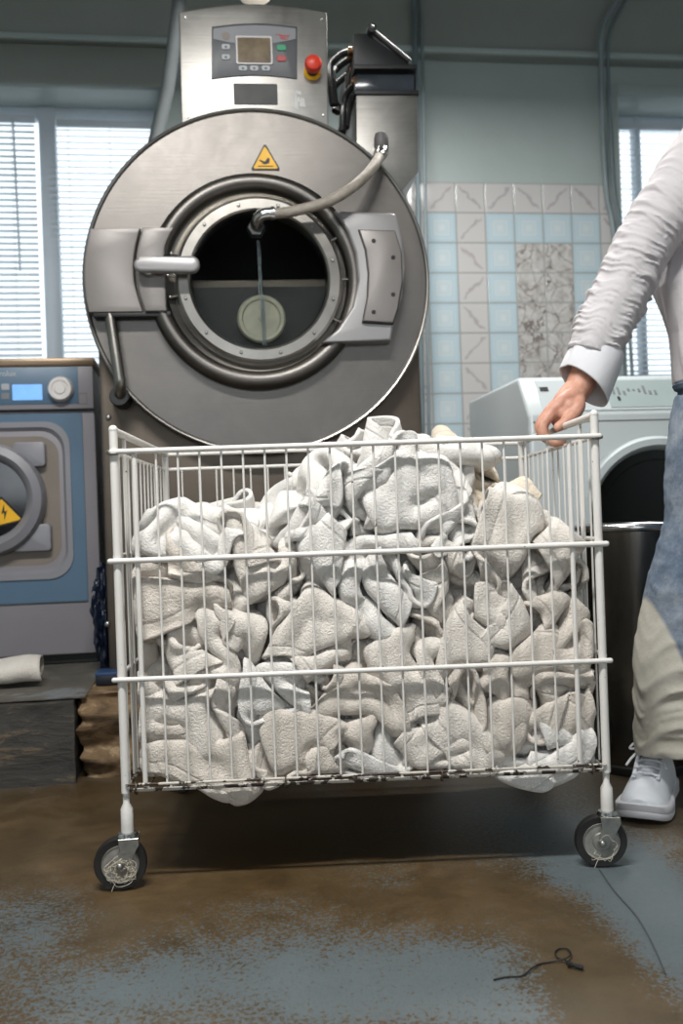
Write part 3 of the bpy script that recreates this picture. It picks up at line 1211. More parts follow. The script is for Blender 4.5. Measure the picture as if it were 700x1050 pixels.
for px, py in ((190, 18), (330, 20), (192, 120), (331, 118)):
    x, z = p(px, py)
    MB().lathe([(.004, -.03), (.003, -.033)], (x, 0, z), 'y', 10).build('panel_screw', M['zinc'], cb)

# dispenser box, right of the control box
o_ = .12
q = lambda a, b: mf.m(a, b, o_)
poly = [q(365, 97), q(428, 97), q(429, 172), q(429, 176), q(412, 196), q(412, 330), q(366, 330)]
ds = MB().prism([(x, z) for x, z in poly[::-1]], o_, .6, .004).build('dispenser_box', M['steel_panel'], wash)
poly = [q(364, 71), q(427, 71), q(427, 94), q(364, 94)]
MB().prism(poly, o_+.004, .58, .003).build('dispenser_window', glass('smoky_window', (.55, .6, .64, 1), .12), ds)
poly = [q(367, 73), q(425, 73), q(425, 93), q(367, 93)]
MB().prism(poly, o_+.03, .56, .003).build('dispenser_drawer', plain('slate_drawer', srgb(88, 96, 106), .5, 0, .3, 12), ds)
MB().prism([q(363, 93.5), q(429, 93.5), q(429, 97.5), q(363, 97.5)], o_-.008, .6, .002).build('dispenser_seal', M['black'], ds)
MB().prism([q(363, 67), q(427, 67), q(427, 71.5), q(363, 71.5)], o_-.008, .6, .002).build('dispenser_ledge', M['black'], ds)
poly = [q(363, 34), q(376, 34), q(381, 37), q(420, 65), q(420, 68), q(363, 68)]
lid = MB().prism(poly, o_, .56, .004).build('dispenser_lid', M['black_gloss'], ds)
a, b = q(380, 33), q(419, 65)
m = MB().tube([(a[0], o_-.012, a[1]), (b[0], o_-.012, b[1])], .0085, 10)
m.lathe([(.0135, -.03), (.0135, .01)], (a[0], o_, a[1]), 'y', 20)
arm = m.build('lid_arm', M['black_gloss'], lid)
MB().ball((a[0], o_-.032, a[1]), .006).build('lid_pin', M['zinc'], arm)

# black hoses between the two boxes
hs = [((363, 52), (352, 50), (341, 60), (338, 80), (340, 112)), ((362, 58), (350, 62), (346, 66), (341, 74), (343, 112)), ((364, 72), (352, 76), (344, 84), (342, 96), (345, 120)),
      ((366, 84), (356, 92), (354, 104), (352, 118), (350, 140)), ((367, 60), (360, 66), (357, 88), (358, 104), (354, 135)), ((364, 92), (360, 100), (350, 104), (345, 106), (342, 118))]
for i, path in enumerate(hs):
    off = .16+.03*(i % 3)
    pts = [(mf.m(a, b, off)[0], off+.04*math.sin(k), mf.m(a, b, off)[1]) for k, (a, b) in enumerate(path)]
    ho = MB().tube(smooth(pts, 6), .0095, 10).build('black_hose', M['black'], wash)
    MB().bar(pts[0], (pts[0][0]-.018, pts[0][1], pts[0][2]), .0115, 10).build('hose_clip', plain('brass_clip_%d' % i, srgb(130, 100, 72), .4, .8), ho)

# grey hose with elbow: from the dispenser to the porthole
hp = [((276, 219), -.085), ((292, 218), -.09), ((312, 214), -.10), ((338, 206), -.115), ((360, 193), -.12), ((376, 179), -.10), ((386, 166), -.07), ((391, 156), -.03)]
pts = [(mm(a, b, off)[0], off, mm(a, b, off)[1]) for (a, b), off in hp]
gh = MB().tube(smooth(pts, 8), .0145, 16).build('water_hose', M['hose'], wash, label='grey braided hose looping over the disc')
e1, e0 = Vector(pts[-1]), Vector(pts[-2])
m = MB()
dd = (e1-e0).normalized()
m.tube([e1-dd*.03, e1-dd*.012, e1-dd*.012, e1+dd*.004], [.017, .017, .020, .020], 16)
m.tube([e1, e1+Vector((.0, .02, .02)), e1+Vector((-.0, .06, .035)), e1+Vector((0, .17, .035))], [.017, .018, .018, .018], 16)
m.build('hose_fitting', M['chrome'], gh)
MB().lathe([(.016, 0), (.020, .006), (.021, .03), (.017, .045), (.009, .05)], (e1.x+.002, e1.y+.01, e1.z+.010), 'z', 20).build('fitting_cap', plain('grey_cap', srgb(96, 94, 94), .5), gh)
s0 = Vector(pts[0])
m = MB()
m.tube(smooth([s0+Vector((.010, 0, 0)), s0, s0+Vector((-.022, .002, -.004)), s0+Vector((-.034, .022, -.018)), s0+Vector((-.036, .05, -.026)), s0+Vector((-.036, .065, -.027))], 5), .0165, 16)
m.tube([s0+Vector((.014, 0, 0)), s0+Vector((.004, 0, 0))], .019, 16)
m.build('elbow', M['chrome'], gh, label='polished elbow at the porthole')
m = MB().lathe([(.024, -.026), (.026, -.03), (.026, -.05), (.022, -.055)], (s0.x-.036, 0, s0.z-.028), 'y', 6)
m.build('elbow_nut', M['black_gloss'], gh)

# ================================================================ BLUE-GREY WASHER (left)
a_ = Frame(3.22, DEG)
X1, ZT = a_.m(95, 371)
X1b = X1
zb = lz+.012
W = .66
a_.bx = X1-W/2
X1 = W/2
w1 = thing('washing_machine', 'grey front-loading washing machine with blue panels standing on the dark ledge at left', 'washing machine', (a_.loc()[0], a_.loc()[1], zb), a_.th)


def am(px, py, off=0.0):
    x, z = a_.m(px, py, off)
    return x, z-zb


ztop = am(60, 376)[1]
MB().box(-W/2, W/2, .004, .62, .03, ztop, .006).build('body', M['grey_washer'], w1)
MB().box(-W/2+.02, W/2-.02, .03, .6, 0, .035).build('plinth_foot', M['black'], w1)
MB().box(-W/2-.006, W/2+.006, -.012, .63, ztop, ztop+am(60, 367.5)[1]-am(60, 376)[1], .004).build('top_trim', M['trim_brown'], w1)
sz0 = am(60, 420)[1]
pn = MB().box(-W/2, W/2, -.016, .006, sz0, ztop-.002, .003).build('control_panel', M['grey_washer'], w1)
xb = am(81, 400)[0]
bp = MB().box(-W/2+.004, xb, -.0185, -.015, sz0+.016, ztop-.004, .001).build('blue_strip', M['blue'], pn)


def aplate(x0, x1, y0, y1, off, mat, name, parent, r=.003, th=.002):
    p0, p1 = am(x0, y1, off), am(x1, y0, off)
    return MB().prism(rrect(p0[0], p1[0], p0[1], p1[1], r, 3), off-th, off, .0004, 1).build(name, mat, parent)


aplate(13, 43, 394, 410.5, -.0185, M['blue_lcd'], 'display', bp, .002, .001)
aplate(1.5, 9.5, 393.5, 400, -.0185, M['key'], 'button', bp)
aplate(1.5, 9.5, 403, 409.5, -.0185, M['fascia_light'], 'button', bp)
t_ = am(16.5, 385.5, -.019)
write('Electrolux', M['key'], bp, (t_[0], -.019, t_[1]), .024, bold=.0004, ax='RIGHT')
x, z = am(62, 399, -.03)
kb = MB().lathe([(.041, -.018), (.0405, -.030), (.036, -.046), (.034, -.048), (.026, -.048), (.024, -.045), (.018, -.045), (.016, -.049), (.004, -.049)], (x, 0, z), 'y', 40).build('dial', M['knob'], pn)
m = MB()
e, f_ = am(80.5, 414.5, -.017), am(89, 403, -.017)
for bx_ in ((e[0], f_[0], e[1], e[1]+.0025), (e[0], f_[0], f_[1]-.0025, f_[1]), (e[0], e[0]+.0025, e[1], f_[1]), (f_[0]-.0025, f_[0], e[1], f_[1])):
    m.box(bx_[0], bx_[1], -.0172, -.0158, bx_[2], bx_[3])
m.build('badge_outline', M['beige'], pn)
MB().box(-W/2+.002, W/2-.002, -.004, .004, sz0-.005, sz0+.001).build('panel_gap', M['black'], w1)
# blue surround with rounded recess
fz0, fz1 = am(60, 617)[1], am(60, 424)[1]
r0, r1 = am(-102, 600), am(71, 432)


def ring_prism(outer, inner, y0, y1):
    """flat plate with a hole; both outlines have the same number of points"""
    m = MB()
    n = len(outer)
    V = [[m.bm.verts.new((x, y, z)) for x, z in poly] for poly, y in ((outer, y0), (inner, y0), (inner, y1), (outer, y1))]
    for i in range(n):
        j = (i+1) % n
        for a, b in ((0, 1), (1, 2), (2, 3), (3, 0)):
            m.bm.faces.new((V[a][i], V[a][j], V[b][j], V[b][i]))
    return m


outer = rrect(-W/2+.002, xb+.006, fz0, fz1, .004, 6)
inner = rrect(r0[0], r1[0], r0[1], r1[1], .075, 6)
sur = ring_prism(outer, inner, -.004, .002).build('front_surround', M['blue'], w1)
c_ = ((r0[0]+r1[0])/2, (r0[1]+r1[1])/2)
sc = lambda poly, fx, fz: [(c_[0]+(x-c_[0])*fx, c_[1]+(z-c_[1])*fz) for x, z in poly]
i2 = sc(inner, .94, .93)
i3 = sc(inner, .84, .80)
ring_prism(inner, i2, -.010, .01).build('recess_frame', M['ring_grey'], w1, 30)
m = MB()
n = len(inner)
A = [m.bm.verts.new((x, -.009, z)) for x, z in i2]
B = [m.bm.verts.new((x, .028, z)) for x, z in i3]
for i in range(n):
    j = (i+1) % n
    m.bm.faces.new((A[i], A[j], B[j], B[i]))
m.build('recess', M['ring_grey'], w1)
m = MB()
m.prism(sc(inner, .86, .82), .0035, .0045)
m.build('recess_back', M['beige'], w1)
dcx, dcz = am(-15, 512, -.04)
kk = (am(46, 512, -.04)[0]-dcx)/61.
d = MB()
d.lathe([(41*kk, -.02), (43*kk, -.045), (50*kk, -.062), (58*kk, -.052), (61*kk, -.03), (61*kk, .0), (41*kk, .0)], (dcx, 0, dcz), 'y', 64, closed=True)
dd_ = d.build('door', M['ring_grey'], w1)
d = MB().lathe([(42*kk, -.03), (34*kk, -.022), (16*kk, -.016), (.01, -.015)], (dcx, 0, dcz), 'y', 48)
d.build('door_glass', M['tub_glass'], dd_)
for (xa, xb_, ya, yb) in ((14, 46, 453, 479), (14, 52, 537, 566)):
    p0, p1 = am(xa, yb, -.02), am(xb_, ya, -.02)
    MB().prism(rrect(p0[0], p1[0], p0[1], p1[1], .012, 4), -.028, .01, .004).build('door_hinge', M['ring_grey'], w1)
x, z = am(4, 527, -.05)
sign_tri((x, z), .105, .095, -.034, dd_, 1, .22)
# towel inside the porthole
d = MB()
for k in range(5):
    d.ball((dcx+.07+.012*k, -.018, dcz-.02+.022*math.sin(k*2)), .022, (1.2, .35, .8), 12, 8)
d.build('laundry_behind_glass', TOW[2], dd_)

# rolled towel on the ledge
def rolled():
    r = thing('rolled_towel', 'white towel rolled up loosely on the ledge below the blue washing machine', 'towel', (0, 0, 0), ROOM)
    c = at(20, 716, 2.72)
    r.location = (c.x-.085, 2.715, lz+.008)
    L = .30
    nu, nv = 60, 40
    P = []
    for i in range(nu):
        t = i/(nu-1)
        a = t*PI*2*1.55
        rad_ = .016+.026*t
        for j in range(nv):
            s = j/(nv-1)
            w = mn.noise(Vector((s*5, a*.6, 2)))*.008
            y = math.cos(a+.4)*(rad_+w)*1.7
            z = math.sin(a+.4)*(rad_+w)*.95
            P.append(((s-.62)*L*1.35-(.03*(1-t) if s > .9 else 0), y, max(z, -.040)+.044))
    f = []
    for i in range(nu-1):
        for j in range(nv-1):
            k = i*nv+j
            f.append((k, k+1, k+nv+1, k+nv))
    me = bpy.data.meshes.new('roll')
    me.from_pydata(P, [], f)
    me.materials.append(TOW[1])
    for q_ in me.polygons:
        q_.use_smooth = True
    o = bpy.data.objects.new('roll', me)
    link(o, r)
    so = o.modifiers.new('so', 'SOLIDIFY')
    so.thickness = .006
    so.offset = 0


rolled()

# clutter in the gap between the machines
hg = thing('folded_plastic_bag', 'navy blue plastic bag stuffed in the gap beside the blue washing machine', 'bag', (0, 0, 0), 0)
c = at(108, 650, 2.95)
hg.location = (c.x, c.y, lz+.008)
b = bmesh.new()
bmesh.ops.create_icosphere(b, subdivisions=5, radius=1)
for v in b.verts:
    q_ = mn.noise(v.co*1.6)*.45+mn.noise(v.co*5)*.35+mn.noise(v.co*11)*.15
    v.co = Vector((v.co.x*.028*(1+q_), v.co.y*.06*(1+q_), max(-.16, v.co.z*.16*(1+q_*.4))+.16))
MB().merge(b).build('bag', M['bluebag'], hg, 80)
c = at(109, 690, 2.72)
bb = thing('blue_box', 'small dark blue box on the ledge behind the cart corner', 'box', (c.x, c.y, lz+.008), ROOM)
MB().box(-.026, .05, -.04, .05, 0, .028, .003).build('box_body', plain('dark_box', srgb(20, 24, 34), .4), bb)
MB().box(-.027, .051, -.041, .051, .026, .034, .002).build('lid', plain('blue_lid', srgb(40, 66, 104), .4), bb)

# ================================================================ WHITE WASHER (right)
r_ = Frame(2.86, DEG)
xa = r_.m(543, 450)[0]
W2 = .64
r_.bx = xa+W2/2
w2 = thing('washing_machine', 'white front-loading washing machine behind the person, with a dark round opening', 'washing machine', r_.loc(), r_.th)
zt2 = r_.m(560, 424)[1]
zp = r_.m(600, 386, .10)[1]
Hb = zp
side = [(.0, .02), (.0, zt2-.01), (.006, zt2), (.09, Hb-.008), (.11, Hb), (.66, Hb-.004), (.67, Hb-.02), (.67, .02)]
m = MB()
b = bmesh.new()
L_ = [b.verts.new((-W2/2, y, z)) for y, z in side]
R_ = [b.verts.new((W2/2, y, z)) for y, z in side]
n = len(side)
b.faces.new(L_)
b.faces.new(R_[::-1])
for i in range(n):
    j = (i+1) % n
    b.faces.new((L_[i], R_[i], R_[j], L_[j]))
bmesh.ops.recalc_face_normals(b, faces=b.faces)
bmesh.ops.bevel(b, geom=[e for e in b.edges if abs(e.verts[0].co.x-e.verts[1].co.x) < 1e-6], offset=.014, segments=3, affect='EDGES', profile=.5)
m.merge(b)
m.build('body', M['enamel'], w2, 40)
for sx in (-1, 1):
    for y in (.06, .6):
        MB().lathe([(.02, 0), (.02, .03)], (sx*(W2/2-.05), y, 0), 'z', 16).build('foot', M['black'], w2)
ang = math.atan2(Hb-zt2, .09)
sl = Matrix.Rotation(ang-PI/2, 3, 'X')


def slope(x, t, off=.001):
    """a point on the slanted panel: t from 0 (low) to 1 (high)"""
    y = .006+(.084)*t
    z = zt2+(Hb-zt2-.008)*t
    nrm = Vector((0, -math.sin(ang), math.cos(ang)))
    return Vector((x, y, z))+nrm*off


def slope_plate(x0, x1, t0, t1, mat, name, parent, th=.003):
    b = bmesh.new()
    A = [b.verts.new(slope(x, t, 0)) for x, t in ((x0, t0), (x1, t0), (x1, t1), (x0, t1))]
    B = [b.verts.new(slope(x, t, th)) for x, t in ((x0, t0), (x1, t0), (x1, t1), (x0, t1))]
    b.faces.new(B)
    b.faces.new(A[::-1])
    for i in range(4):
        j = (i+1) % 4
        b.faces.new((A[i], A[j], B[j], B[i]))
    return MB().merge(b).build(name, mat, parent)


xp = r_.m(621, 400, .05)[0]
cp2 = slope_plate(-.27, W2/2-.02, .06, .94, M['enamel'], 'control_panel', w2, .003)
gp = slope_plate(xp, W2/2-.03, .12, .9, M['enamel_grey'], 'display_area', cp2, .0045)
slope_plate(-.262, -.235, .62, .74, M['black'], 'brand_mark', cp2, .0045)
slope_plate(xp-.10, xp-.075, .36, .52, M['key_green'], 'indicator', cp2, .0045)
rg = random.Random(8)
for i in range(9):
    x = xp+.02+i*.017
    slope_plate(x, x+.008, .45+.2*rg.random(), .52+.25*rg.random(), M['fascia_light'], 'panel_mark', gp, .0055)
slope_plate(xp+.03, xp+.038, .3, .42, M['ink'], 'button', gp, .006)
MB().box(-W2/2+.012, W2/2-.012, -.0015, .004, zt2-.028, zt2-.024).build('seam', M['fascia_light'], w2)
ox, oz = r_.m(675, 533, -.01)
ko = (r_.m(700, 533)[0]-r_.m(675, 533)[0])/25.
d = MB()
d.lathe([(67*ko, .0), (68*ko, -.022), (72*ko, -.034), (78*ko, -.03), (81*ko, -.01), (81*ko, .001)], (ox, 0, oz), 'y', 72, closed=True)
dr2 = d.build('door_ring', M['enamel'], w2)
d = MB().lathe([(67.5*ko, -.012), (66*ko, -.004), (.002, -.003)], (ox, 0, oz), 'y', 64)
d.build('dark_opening', M['tub_glass'], dr2)
d = MB().lathe([(56*ko, -.006), (57*ko, -.012), (59*ko, -.012), (60*ko, -.006)], (ox, 0, oz), 'y', 64, closed=True)
d.build('rubber_gasket', M['black'], dr2)

# ================================================================ STEEL BIN
c = at(650, 540, 2.50)
bn = thing('steel_bin', 'tall round polished steel bin with a chrome rim between the cart and the jeans', 'bin', (c.x+.0, c.y, 0), 0)
RB = .145
d = MB()
d.capends = True
d.lathe([(RB*.86, .0), (RB*.87, .02), (RB*.96, c.z-.02), (RB*.96, c.z-.004), (RB*.93, c.z-.004), (RB*.84, .03), (.01, .03)], (0, 0, 0), 'z', 64)
k = steel('dark_polished_steel', srgb(120, 116, 110), .14, (40, 40, 2), .12)
d.build('bin_body', k, bn)
MB().tube([(math.cos(2*PI*k/64)*RB, math.sin(2*PI*k/64)*RB, c.z) for k in range(64)], .0095, 12, closed=True).build('chrome_rim', M['chrome'], bn)
MB().lathe([(RB*.88, 0), (RB*.90, .004), (RB*.90, .02), (RB*.87, .024)], (0, 0, 0), 'z', 48).build('base_band', M['black'], bn)

# ================================================================ CART
CF = Frame(1.785, 1.8)
xl, xr = CF.m(120, 560)[0], CF.m(613.5, 560)[0]
CF.bx = (xl+xr)/2
CW = (xr-xl)/2
CD = .63
zf = [CF.m(350, y)[1] for y in (456, 567, 687.5, 796.5)]     # top, middle, low, bottom rails of the front
zt_ = CF.m(350, 432)[1]
cart = thing('laundry_cart', 'white wire laundry cart on casters heaped with towels', 'laundry cart', CF.loc(), CF.th)


def corner(sx, y):
    x = sx*CW
    return x, y


for sx in (-1, 1):
    for y in (0, CD):
        MB().tube([(sx*CW, y, zf[3]-.012), (sx*CW, y, zt_-.004)], .0078, 12).ball((sx*CW, y, zt_-.002), .0084, u=12, v=8).build('corner_post', M['white_paint'], cart)


def rail(y0, y1, x0, x1, z, r, mat, parent, name='rail'):
    m = MB()
    m.tube([(x0, y0, z), (x1, y1, z)], r, 10)
    m.ball((x0, y0, z), r*1.02, u=10, v=6).ball((x1, y1, z), r*1.02, u=10, v=6)
    return m.build(name, mat, parent)


def wires(xs, ys, z0, z1, r=.0021):
    m = MB()
    for x, y in zip(xs, ys):
        m.tube([(x, y, z0), (x, y, z1)], r, 6)
    return m


# front panel: a gate hung in front of the posts
wx = [CF.m(141+22.25*k, 560)[0] for k in range(21)]
fp = wires(wx[1:-1], [-.004]*19, zf[3], zf[0]-.001)
fp = fp.build('front_panel', M['white_paint'], cart)
for x in (wx[0], wx[-1]):
    MB().tube([(x, -.004, zf[3]), (x, -.004, zf[0])], .0045, 8).build('panel_upright', M['white_paint'], fp)
ex = .012
for i, z in enumerate(zf[:3]):
    rail(-.009, -.009, -CW-(.002 if i == 0 else ex), CW+(.006 if i == 0 else ex), z, (.0050, .0052, .0048)[i], M['white_paint'], fp)
rail(-.009, -.009, -CW+.004, CW-.004, zf[3]+.004, .0027, M['white_worn'], fp, 'bottom_rail')
# rear panel
bxs = np.linspace(-CW+.04, CW-.04, 20)
bpn = wires(bxs, [CD]*20, zf[3], zf[0]).build('rear_panel', M['white_paint'], cart)
for z in (zt_-.006, zf[0], zf[1], zf[2]):
    rail(CD+.006, CD+.006, -CW, CW, z, .0046, M['white_paint'], bpn)
# side panels with the raised top bars
ys = np.linspace(.042, CD-.04, 13)
for sx in (-1, 1):
    sp = wires([sx*CW]*13, ys, zf[3], zf[0]).build('side_panel', M['white_paint'], cart)
    for z in (zf[0], zf[1]+.008, zf[2]+.008):
        rail(0, CD, sx*(CW+.004), sx*(CW+.004), z, .0044, M['white_paint'], sp)
    rail(0, CD, sx*CW, sx*CW, zt_-.004, .0074, M['white_paint'], cart, 'top_bar')
    MB().tube([(sx*CW, .10, zf[3]), (sx*CW, .10, zt_)], .004, 8).build('panel_upright', M['white_paint'], sp)
# base
m = MB()
for x in np.linspace(-CW+.04, CW-.04, 20):
    m.tube([(x, 0, zf[3]-.004), (x, CD, zf[3]-.004)], .0025, 6)
bg = m.build('base_grid', M['white_worn'], cart)
for y in (0, .21, .42, CD):
    rail(y, y, -CW, CW, zf[3]-.008, .0034, M['white_worn'], bg, 'base_rail')
for sx in (-1, 1):
    rail(0, CD, sx*CW, sx*CW, zf[3]-.008, .0034, M['white_worn'], bg, 'base_rail')
# wire rings that tie the gate to the base
for px in (140, 293, 452, 606):
    x = CF.m(px, 800)[0]
    MB().tube([(x+.0015*math.sin(a*3), -.006+.009*math.cos(a), zf[3]-.003+.010*math.sin(a)) for a in [2*PI*k/16 for k in range(16)]], .0019, 6, closed=True).build('tie_ring', plain('rusty_ring', srgb(88, 78, 66), .5, .6, .3, 60), bg)
for sx in (-1, 1):
    MB().tube([(sx*CW+.0125*math.cos(a), .0125*math.sin(a), zf[0]+.004*math.sin(a)) for a in [2*PI*k/16 for k in range(16)]], .003, 6, closed=True).build('corner_ring', M['zinc'], cart)


def caster(x, y, turn, thr):
    c = bpy.data.objects.new('caster', None)
    link(c, cart)
    c.location = (x, y, 0)
    RW, hw = .0475, .013
    ztop_ = zf[3]-.01
    # painted leg socket
    MB().lathe([(.0062, ztop_), (.0062, ztop_-.022), (.011, ztop_-.032), (.0115, ztop_-.072), (.0105, ztop_-.076)][::-1], (0, 0, 0), 'z', 20).build('leg_socket', M['white_paint'], c)
    zs = ztop_-.076
    MB().lathe([(.017, zs-.008), (.019, zs-.004), (.017, zs+.001), (.013, zs+.002)], (0, 0, 0), 'z', 24).build('swivel_head', M['chrome'], c)
    h = bpy.data.objects.new('wheel_fork', None)
    R_ = Matrix.Rotation(turn, 3, 'Z')
    tr = .014
    m = MB()
    ax_ = -tr
    zt0 = zs-.006
    for s in (-1, 1):
        poly = [(-.016, zt0), (.020, zt0), (.021, zt0-.012), (ax_+.012, RW-.006), (ax_+.004, RW-.012), (ax_-.010, RW-.006), (-.014, zt0-.02)]
        y0 = s*(hw+.004)
        m.prism(poly, min(y0, y0+s*.0022), max(y0, y0+s*.0022), .0006, 1)
    m.box(-.016, .020, -hw-.006, hw+.006, zt0-.003, zt0, .001)
    fk = m.build('fork', M['zinc'], c)
    m = MB()
    m.lathe([(RW*.70, -.010), (RW*.96, -.011), (RW, -.006), (RW, .006), (RW*.96, .011), (RW*.70, .010)], (ax_, 0, RW), 'y', 48, closed=True)
    ty = m.build('tyre', M['rubber'], c)
    m = MB()
    m.lathe([(RW*.72, -.009), (RW*.70, -.0115), (RW*.62, -.0085), (RW*.36, -.0085), (RW*.32, -.0125), (RW*.18, -.013), (RW*.16, -.016), (.003, -.016)], (ax_, 0, RW), 'y', 40)
    m.lathe([(RW*.72, .009), (RW*.70, .0115), (RW*.62, .0085), (RW*.36, .0085), (RW*.30, .0125), (.003, .013)], (ax_, 0, RW), 'y', 40)
    hb = m.build('wheel_disc', M['hub'], c)
    m = MB()
    m.lathe([(.0055, -.024), (.0055, .024)], (ax_, 0, RW), 'y', 12)
    m.ball((ax_, -.024, RW), .0062, (1, .6, 1), 12, 8)
    m.build('axle', M['zinc'], c)
    rg = random.Random(thr)
    if thr:
        m = MB()
        for k in range(26 if thr == 1 else 4):
            a0 = rg.uniform(0, 6.3)
            rr = rg.uniform(.2, .62)*RW
            pts = []
            a = a0
            for i in range(8):
                a += rg.uniform(.1, .55)
                q_ = rr*(1+.3*rg.uniform(-1, 1))
                pts.append((ax_+q_*math.cos(a)*.9, -.0175-rg.uniform(0, .005), RW-.010+q_*math.sin(a)*.75))
            m.tube(smooth(pts, 3), .00045, 4)
        m.tube(smooth([(ax_-.004, -.019, RW-.02), (ax_-.012, -.02, RW-.035), (ax_-.016, -.022, .004)], 4), .0005, 4)
        m.build('tangled_thread', M['thread'], c)
    for o in (fk, ty, hb):
        pass
    bpy.data.objects.remove(h)
    c.rotation_euler = (0, 0, turn)
    return c


caster(-CW, .004, .12, 1)
caster(CW, .004, -.10, 2)
caster(-CW, CD, 2.6, 0)
caster(CW, CD, 2.2, 0)

# ================================================================ TOWELS: simulated heap
NU, NV = 22, 33
HS0, CO0 = 0.0155, 0.0127


def rand_rot(rng):
    q = rng.normal(size=4)
    q /= np.linalg.norm(q)
    w, x, y, z = q
    return np.array([[1-2*(y*y+z*z), 2*(x*y-z*w), 2*(x*z+y*w)], [2*(x*y+z*w), 1-2*(x*x+z*z), 2*(y*z-x*w)], [2*(x*z-y*w), 2*(y*z+x*w), 1-2*(x*x+y*y)]])


def near_pairs(p, r):
    c = np.floor((p-p.min(0))/r).astype(np.int64)+1
    m = c.max(0)+2
    key = (c[:, 0]*m[1]+c[:, 1])*m[2]+c[:, 2]
    order = np.argsort(key, kind='stable')
    sk = key[order]
    pos = np.arange(len(p))
    A, B = [], []
    for dx in (0, 1):
        for dy in (-1, 0, 1):
            if dx == 0 and dy < 0:
                continue
            off = (dx*m[1]+dy)*m[2]
            if dx == 0 and dy == 0:
                lo = pos+1
                hi = np.searchsorted(sk, sk+1, 'right')
            else:
                lo = np.searchsorted(sk, sk+off-1, 'left')
                hi = np.searchsorted(sk, sk+off+1, 'right')
            cnt = np.maximum(hi-lo, 0)
            tot = cnt.sum()
            if tot == 0:
                continue
            a = np.repeat(pos, cnt)
            b = np.arange(tot)+np.repeat(lo-np.concatenate(([0], np.cumsum(cnt)[:-1])), cnt)
            A.append(order[a])
            B.append(order[b])
    A = np.concatenate(A)
    B = np.concatenate(B)
    d = p[A]-p[B]
    k = (d*d).sum(1) < r*r
    return A[k], B[k]


def link_(a, b, L, k, lower=False):
    d = a-b
    l = np.sqrt((d*d).sum(-1, keepdims=True))+1e-9
    s = (l-L)/l*(.5*k)
    if lower:
        s = np.minimum(s, 0)
    s = d*s
    a -= s
    b += s


def solve(P, steps, wall, force=None, size=None, grav=9.8, dt=1/110., iters=5, damp=.97, bend=1.74, bend3=2.35):
    """cloth as grids of points (towel, row, column, xyz): stretch, shear and bend links plus contacts"""
    V = np.zeros_like(P)
    A = B = None
    for st in range(steps):
        g = 1 if size is None else size(st)
        HS, CO = HS0*g, CO0*g
        dg = HS*math.sqrt(2)
        V[..., 2] -= grav*dt
        if force is not None:
            V += force(P, st)*dt
        sp = np.sqrt((V*V).sum(-1, keepdims=True))
        V *= np.minimum(1, 1.6/np.maximum(sp, 1e-6))
        Q = P.copy()
        P += V*dt
        if st % 3 == 0:
            A, B = near_pairs(P.reshape(-1, 3), CO*1.45)
        for it in range(iters):
            for par in (0, 1):
                a, b = P[:, par:-1:2], P[:, par+1::2]
                n = min(a.shape[1], b.shape[1])
                link_(a[:, :n], b[:, :n], HS, 1)
                a, b = P[:, :, par:-1:2], P[:, :, par+1::2]
                n = min(a.shape[2], b.shape[2])
                link_(a[:, :, :n], b[:, :, :n], HS, 1)
            for par in (0, 1):
                for (a, b) in ((P[:, par:-1:2, :-1], P[:, par+1::2, 1:]), (P[:, par:-1:2, 1:], P[:, par+1::2, :-1])):
                    n = min(a.shape[1], b.shape[1])
                    for q in (0, 1):
                        link_(a[:, :n, q::2], b[:, :n, q::2], dg, .25)
            for st_, md, L, kk_ in ((2, 4, bend, .5), (3, 6, bend3, .4)):
                for s in range(md):
                    a, b = P[:, s::md], P[:, s+st_::md]
                    n = min(a.shape[1], b.shape[1])
                    if n:
                        link_(a[:, :n], b[:, :n], HS*L, kk_, True)
                    a, b = P[:, :, s::md], P[:, :, s+st_::md]
                    n = min(a.shape[2], b.shape[2])
                    if n:
                        link_(a[:, :, :n], b[:, :, :n], HS*L, kk_, True)
            if it in (1, 3, iters-1) and len(A):
                F = P.reshape(-1, 3)
                d = F[A]-F[B]
                l = np.sqrt((d*d).sum(1))+1e-9
                k = l < CO
                a, b, d, l = A[k], B[k], d[k], l[k]
                c = d*((CO-l)/l*.5)[:, None]
                Qf = Q.reshape(-1, 3)
                rel = (F[a]-Qf[a])-(F[b]-Qf[b])
                nn = d/l[:, None]
                rel -= nn*(rel*nn).sum(1, keepdims=True)
                c -= rel*.12
                idx = np.concatenate((a, b))
                cnt = np.bincount(idx, minlength=len(F))
                w = 1/np.maximum(1, cnt*.4)
                for j in range(3):
                    F[:, j] += np.bincount(idx, weights=np.concatenate((c[:, j], -c[:, j])), minlength=len(F))*w
            wall(P, Q, st)
        V = (P-Q)/dt*damp
    return P


